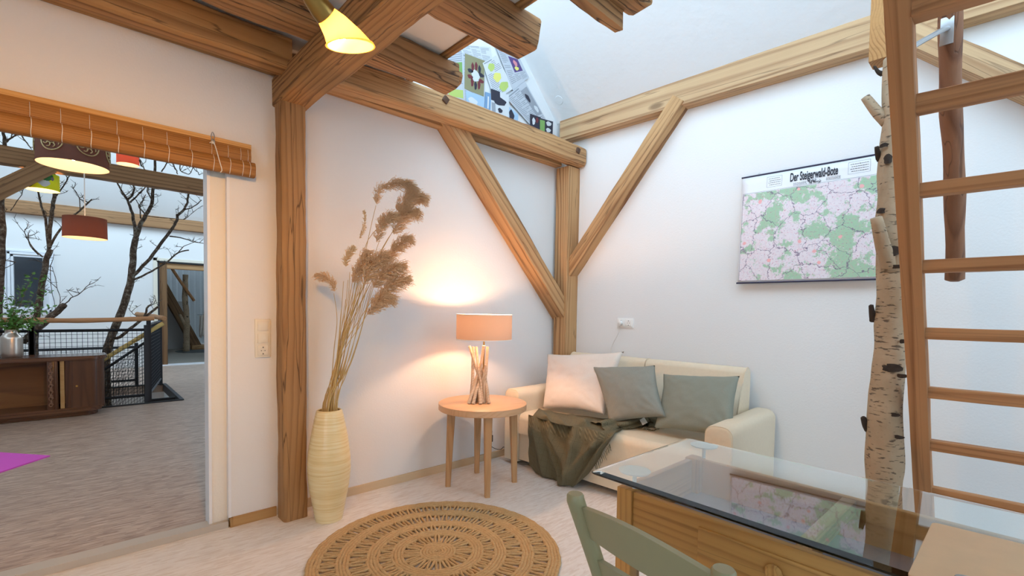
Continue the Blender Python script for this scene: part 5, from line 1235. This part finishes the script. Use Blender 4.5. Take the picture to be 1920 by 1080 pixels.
# ---- stair opening and railings
bm = bmesh.new()
box(bm, (HX0-.03, HY1, -2.8), (HX1+.03, HY1+.1, -.12)); box(bm, (HX1, HY0, -2.8), (HX1+.1, HY1, -.12)); box(bm, (HX0-.1, HY0, -2.8), (HX0, HY1, -.12)); box(bm, (HX0, HY0-.1, -2.8), (HX1, HY0, -.12)); struct('wall_stairwell', bm, 'plaster')
bm = bmesh.new(); box(bm, (HX0-.1, HY0-.1, -2.9), (HX1+.1, HY1+.1, -2.8)); struct('floor_stairwell', bm, 'carpet')
bm = bmesh.new(); box(bm, (HX0, HY0-.012, -.004), (HX1+.012, HY0+.012, .012)); box(bm, (HX1-.012, HY0, -.10), (HX1+.03, HY1, .012)); box(bm, (HX0, HY1-.012, -.004), (HX1+.012, HY1+.012, .012)); struct('trim_5', bm, 'metal_dark')
sa = empty('staircase', label='yellowish wooden stair flight going down inside the stair opening', cat='stairs')
for k in range(12):
    boxobj('tread', (.78-.26*(k+1), HY0+.13, -.20*(k+1)-.03), (.78-.26*k+.02, HY0+.42, -.20*(k+1)), 'handrail_y', sa, .004)
for y in (HY0+.09, HY0+.42):
    bm = bmesh.new(); vs = [(1.0, -.02), (.72, -.02), (-2.3, -2.45), (-2.3, -2.75), (.9, -.25)]
    lo = [bm.verts.new((x, y, z)) for x, z in vs]; hi = [bm.verts.new((x, y+.04, z)) for x, z in vs]
    for j in range(5): bm.faces.new((lo[j], lo[(j+1) % 5], hi[(j+1) % 5], hi[j]))
    bm.faces.new(lo); bm.faces.new(list(reversed(hi))); obj('stringer', bm, 'metal_dark', sa)
rebase(sa, (.78, HY0+.25, -.2))
def bar(bm, a, b, w=.02): 
    x, y, z = frame(V(b)-V(a)); tube(bm, [a, b], w*.7, 4)
def rail_panel(name, A, B, z0, z1, label, diag=False, mesh=.045):
    """A, B: posts on the floor"""
    r = empty(name, label=label, cat='railing')
    A, B = V(A), V(B); d = (B-A); Lh = d.length; d.normalize()
    bm = bmesh.new(); bar(bm, A+V((0, 0, z1)), B+V((0, 0, z1)), .024); obj('top_bar', bm, 'metal_dark', r)
    bm = bmesh.new(); bar(bm, A+V((0, 0, z0)), B+V((0, 0, z0)), .024); obj('bottom_bar', bm, 'metal_dark', r)
    for P in (A, B): bm = bmesh.new(); box(bm, (P.x-.022, P.y-.022, .0), (P.x+.022, P.y+.022, z1+.06)); obj('post', bm, 'metal_dark', r)
    bm = bmesh.new(); n = int(Lh/mesh)
    for i in range(1, n): p = A+d*(Lh*i/n); tube(bm, [p+V((0, 0, z0)), p+V((0, 0, z1))], .0022, 4, cap=False)
    n = int((z1-z0)/mesh)
    for i in range(1, n): z = z0+(z1-z0)*i/n; tube(bm, [A+V((0, 0, z)), B+V((0, 0, z))], .0022, 4, cap=False)
    obj('wire_mesh', bm, 'metal_dark', r); rebase(r, A); return r
yF = HY0+.05
rail_panel('stair_railing', (ony(275, 700, yF).x, yF, 0), (ony(62, 700, yF).x, yF, 0), .10, .925, 'dark steel mesh railing panel behind the sideboard')
rail_panel('stair_railing', (ony(62, 700, yF).x-.01, yF, 0), (-2.2, yF, 0), .10, .925, 'dark steel mesh railing panel behind the metal vase')
rail_panel('stair_railing', (.68, HY0+.12, 0), (.955, HY1-.08, 0), .10, .99, 'dark steel mesh railing panel seen edge-on at the right of the stairs')
rail_panel('stair_railing', (ony(255, 600, HY1-.04).x, HY1-.03, 0), (-2.2, HY1-.03, 0), .10, .60, 'lower steel mesh railing on the far side of the stair opening')
# sloping mesh of the stair flight
r = empty('stair_flight_railing', label='sloping diagonal mesh railing of the stair flight under the yellow rail', cat='railing')
pa, pb = ony(272, 642, HY0+.16), ony(200, 690, HY0+.16); dd = (pb-pa); pb2 = pa+dd*2.3; dz = V((0, 0, -.78))
bm = bmesh.new(); bar(bm, pa, pb2, .022); bar(bm, pa+dz, pb2+dz, .022); bar(bm, pa, pa+dz, .022); obj('frame', bm, 'metal_dark', r)
bm = bmesh.new()
for i in range(1, 30): t = i/30; tube(bm, [pa.lerp(pb2, t), pa.lerp(pb2, t)+dz], .002, 4, cap=False)
for i in range(1, 17): t = i/17; tube(bm, [pa+dz*t, pb2+dz*t], .002, 4, cap=False)
for i in range(1, 26): t = i/26; tube(bm, [pa.lerp(pb2, t), pa.lerp(pb2, min(1, t+.30))+dz*min(1, (1-t)/.30)], .002, 4, cap=False)
obj('wire_mesh', bm, 'metal_dark', r); rebase(r, pa)
def roundrail(pts, rad, mat, label):
    bm = bmesh.new(); P = smoothline(pts, 24); tube(bm, P, [rad*(1+.06*math.sin(i*1.3)) for i in range(24)], 12); o = obj('handrail', bm, mat, None, 50); tag(o, label, 'handrail')
roundrail([V((-2.2, yF, 1.045)), ony(0, 600, yF), ony(150, 601, yF), ony(289, 597, yF)], .028, 'handrail', 'long peeled wooden handrail running above the mesh railing')
roundrail([ony(257, 589, HY1-.05), ony(280, 592, HY1-.35), ony(308, 597, HY1-.8)], .034, 'handrail', 'short peeled handrail turning the corner at the right end of the railing')
roundrail([ony(306, 606, HY0+.14), ony(250, 640, HY0+.14), ony(199, 671, HY0+.14), ony(199, 671, HY0+.14)+(ony(199, 671, HY0+.14)-ony(306, 606, HY0+.14))*.9], .026, 'handrail_y', 'yellow peeled handrail sloping down along the stair flight')
# ---- bare trees standing in the stair opening
def tree(paths, Y0, label, seed, foot=None):
    r = empty('bare_tree', label=label, cat='tree'); rn = random.Random(seed); first = True; T = []
    bmb = bmesh.new(); bmt = bmesh.new()
    for pts, w0, w1, dy in paths:
        P = [ony(x, y, Y0+dy*i/max(1, len(pts)-1)) for i, (x, y) in enumerate(pts)]
        if first: f = P[0].copy(); f.z = -2.78; f = V((f.x+.06, f.y, -2.78)); P = [f, f.lerp(P[0], .5)]+P
        k = len(P)*5; S_ = smoothline(P, k); sc = P[-1].y*.735/FPX
        rad = [((w0+(w1-w0)*i/(k-1))*sc*.42)*(1+.12*noise.noise(V((i*.9, seed, 0)))) for i in range(k)]
        for i in range(k): S_[i] = S_[i]+V((noise.noise(V((i*.35, seed, 1)))*.012, noise.noise(V((i*.35, seed, 2)))*.03, 0))
        if first: tbm = bmesh.new(); tube(tbm, S_, rad, 10); obj('trunk', tbm, 'bark', r, 180); first = False; foot = P[0]
        else: tube(bmb, S_, rad, 7)
        for t in range(int(len(pts)*rn.uniform(.8, 1.5))):
            i = rn.randrange(k//3, k); q = S_[i]; d = V((rn.uniform(-1, 1), rn.uniform(-.6, .6), rn.uniform(-.1, 1))).normalized(); ln = rn.uniform(.05, .17)
            l2 = [q, q+d*ln*.5+V((0, 0, .01)), q+d*ln+V((rn.uniform(-.03, .03), 0, rn.uniform(0, .05)))]; tube(bmt, smoothline(l2, 6), [.0042, .004, .0036, .003, .0025, .0018], 4)
            for u in range(3): b = l2[1].lerp(l2[2], rn.random()); e = V((rn.uniform(-1, 1), rn.uniform(-.5, .5), rn.uniform(-.2, 1))).normalized()*rn.uniform(.02, .07); tube(bmt, [b, b+e], [.0028, .0014], 4)
    if len(paths) > 1: obj('branches', bmb, 'bark', r, 180)
    else: bmb.free()
    obj('twigs', bmt, 'bark', r, 180); rebase(r, foot)
tree([([(198, 700), (206, 640), (222, 600), (240, 548), (248, 505), (250, 470), (255, 445)], 19, 12, 0.),
      ([(254, 450), (262, 425), (272, 405), (284, 385), (287, 355), (290, 325), (291, 285)], 10, 5, .1),
      ([(255, 455), (252, 420), (246, 395), (239, 375), (228, 358), (220, 342)], 8, 3, -.15), ([(239, 375), (250, 362), (250, 345)], 5, 3, 0.),
      ([(244, 380), (262, 362), (275, 348)], 4, 2, .1), ([(275, 404), (262, 390), (256, 375)], 3.5, 1.5, 0.), ([(285, 375), (277, 360), (274, 345)], 3.5, 1.5, 0.), ([(264, 410), (263, 385), (273, 365)], 3, 1.5, 0.),
      ([(276, 405), (300, 408), (330, 410), (346, 411), (362, 398)], 2, 1, 0.),
      ([(246, 520), (262, 505), (285, 479), (309, 447), (322, 430), (331, 415), (333, 402)], 8, 6, -.2), ([(333, 404), (347, 390), (352, 372), (355, 355)], 6, 4, 0.), ([(347, 393), (362, 388), (378, 375)], 3, 2, 0.), ([(318, 443), (340, 446), (362, 453), (392, 458)], 3.5, 1.5, 0.),
      ([(250, 525), (270, 516), (290, 505), (312, 492), (334, 474), (354, 469)], 5, 3, -.3), ([(334, 474), (345, 462), (364, 454)], 2.5, 1.2, 0.),
      ([(262, 300), (265, 310), (272, 318)], 4, 2, 0.), ([(322, 300), (328, 315), (333, 326)], 3, 2, 0.), ([(303, 322), (312, 308), (320, 298)], 3, 2, 0.), ([(340, 296), (338, 318), (355, 326), (366, 305)], 3, 1.5, 0.), ([(350, 300), (366, 318), (374, 328)], 2.5, 1.5, 0.)],
     8.35, 'tall bare tree right of the copper pendant, forking in two above the railing', 1)
tree([([(66, 680), (64, 640), (68, 600), (76, 550), (84, 505), (93, 468)], 15, 10, 0.),
      ([(92, 470), (88, 435), (84, 405), (76, 380), (70, 352)], 6, 3, .1), ([(92, 465), (93, 430), (97, 400), (101, 375), (102, 340), (92, 290), (82, 262)], 8, 6, 0.), ([(94, 462), (106, 440), (122, 420), (148, 396), (172, 374)], 5, 3, -.2),
      ([(102, 372), (118, 350), (130, 330)], 3, 2, 0.), ([(150, 394), (148, 370), (134, 349)], 2, 1, 0.), ([(80, 482), (62, 465), (50, 445), (46, 430)], 3, 1.2, 0.), ([(72, 478), (56, 460), (52, 440)], 2, 1, 0.), ([(96, 500), (88, 498)], 2, 1, 0.), ([(94, 497), (96, 540), (105, 580)], 1.6, 1, -.2)],
     8.2, 'bare tree in front of the dark window, left of the copper pendant', 2)
tree([([(-6, 700), (-4, 600), (0, 520), (3, 450), (2, 400), (0, 368)], 15, 12, 0.), ([(1, 372), (18, 360), (40, 344), (60, 330)], 6, 3, 0.), ([(4, 300), (8, 272), (7, 248)], 8, 5, .1), ([(10, 268), (22, 258), (36, 250)], 4, 2, 0.), ([(38, 250), (50, 268), (60, 280)], 3, 1.5, 0.), ([(66, 278), (74, 262), (80, 250)], 3, 1.5, 0.), ([(20, 395), (40, 365), (44, 345)], 1.6, 1, 0.), ([(-5, 510), (15, 500), (30, 492)], 1.6, 1, 0.)],
     8.1, 'bare tree at the very left edge of the picture', 3)
tree([([(30, 670), (50, 636), (75, 612), (100, 590), (120, 572)], 17, 12, 0.), ([(119, 574), (132, 560), (150, 550), (166, 534), (171, 527)], 2.6, 1, 0.), ([(115, 578), (108, 540), (98, 500)], 1.5, 1, 0.)],
     7.95, 'thick broken trunk leaning right behind the long handrail', 4)
tree([([(203, 662), (225, 632), (255, 608), (280, 588), (297, 575)], 9, 5, 0.), ([(270, 597), (276, 578), (281, 572)], 5, 4, 0.), ([(262, 600), (250, 588), (240, 578)], 1.8, 1, 0.)],
     8.0, 'slanting bare trunk leaning right along the yellow stair rail', 5)
# ---- pendant lamps in the hall
def pendant(x, y, dep, wpx, hpx, mat, label, inner, tilt=0., watt=3., cord_top=3.5, col=(1, .6, .3), extra=None):
    c = DP(x, y, dep); rad = wpx/2/FPX*dep; h = hpx/FPX*dep; r = empty('pendant_lamp', label=label, cat='lamp')
    bm = bmesh.new(); lathe(bm, [(rad, 0), (rad*.985, h)], 56, cap0=False, cap1=False); o = obj('fabric_shade', bm, mat, r, 180); o.location = c
    bm = bmesh.new(); lathe(bm, [(rad*.992, .001), (rad*.975, h-.002)], 56, cap0=False, cap1=False); o2 = obj('shade_lining', bm, inner, r, 180); o2.location = c
    bm = bmesh.new(); tube(bm, [c+V((0, 0, h*.55)), V((c.x, c.y, cord_top))], .004, 8); obj('pendant_cord', bm, 'cord', r, 180)
    bm = bmesh.new(); tube(bm, [c+V((0, 0, h*.5)), c+V((0, 0, h*.85))], .02, 14); 
    for k in range(3): a = k*2*PI/3; tube(bm, [c+V((0, 0, h*.8)), c+V((rad*.97*math.cos(a), rad*.97*math.sin(a), h*.97))], .002, 5)
    obj('lamp_holder', bm, 'white_plastic', r, 60)
    bulb_mesh('bulb', .032, r, col, watt, c+V((0, 0, h*.32)))
    if extra: extra(r, c, rad, h)
    rebase(r, c)
def rosettes(r, c, rad, h):
    for k, a0 in enumerate((-2.15, -1.17, -.2, .8, 1.8, 2.8)):
        bm = bmesh.new()
        def sp(u, v, o=.004): a = a0+u/rad; return c+V(((rad+o)*math.cos(a), (rad+o)*math.sin(a), h*.52+v))
        tube(bm, [sp(.062*math.cos(t), .068*math.sin(t)) for t in [i*2*PI/24 for i in range(25)]], .004, 5)
        for j in range(9):
            t = j*2*PI/9; q = .036; tube(bm, [sp(q*math.cos(t)+.014*math.cos(s), q*math.sin(t)+.014*math.sin(s)) for s in [i*.7+t for i in range(8)]], .0032, 5)
        tube(bm, [sp(.012*math.cos(t), .014*math.sin(t)) for t in [i*2*PI/10 for i in range(11)]], .004, 5)
        obj('gold_rosette', bm, 'gold_thread', r, 180)
def greens(r, c, rad, h):
    for k, (a0, v0, ru, rv, mt) in enumerate(((-2.0, .65, .06, .05, 'np_green_d'), (-1.3, .75, .06, .04, 'np_green_d'), (-2.3, .35, .05, .05, 'np_green_d'), (-1.7, .62, .018, .013, 'walnut'), (-.95, .68, .016, .02, 'walnut'), (-1.45, .35, .05, .035, 'np_cream'))):
        bm = bmesh.new(); vs = [bm.verts.new(c+V(((rad+.003)*math.cos(a0+ru*math.cos(t)/rad), (rad+.003)*math.sin(a0+ru*math.cos(t)/rad), min(h-.002, max(.002, h*v0+rv*math.sin(t)*(1+.2*math.sin(3*t)))) ))) for t in [i*2*PI/24 for i in range(24)]]
        ctr = bm.verts.new(c+V(((rad+.004)*math.cos(a0), (rad+.004)*math.sin(a0), h*v0)))
        for j in range(24): bm.faces.new((vs[j], vs[(j+1) % 24], ctr))
        obj('printed_patch', bm, mt, r, 180)
pendant(138, 312, 3.25, 103, 62, 'shade_brown', 'large brown pendant shade with gold rosettes hanging just beyond the blind', 'lining_warm', watt=4, extra=rosettes)
pendant(80, 357, 5.3, 47, 30, 'shade_green', 'green and yellow patterned pendant shade at left under the hall beam', 'lining_warm', watt=4, extra=greens)
pendant(160, 447, 4.2, 64, 38, 'shade_copper', 'copper-coloured pendant shade hanging lowest on a white cord', 'lining_warm', watt=2.5, cord_top=3.5)
pendant(240, 309, 6.6, 34, 30, 'shade_red', 'small red-pink pendant shade just under the blind beside the big brown one', 'lining_warm', watt=2.5, cord_top=4.6)
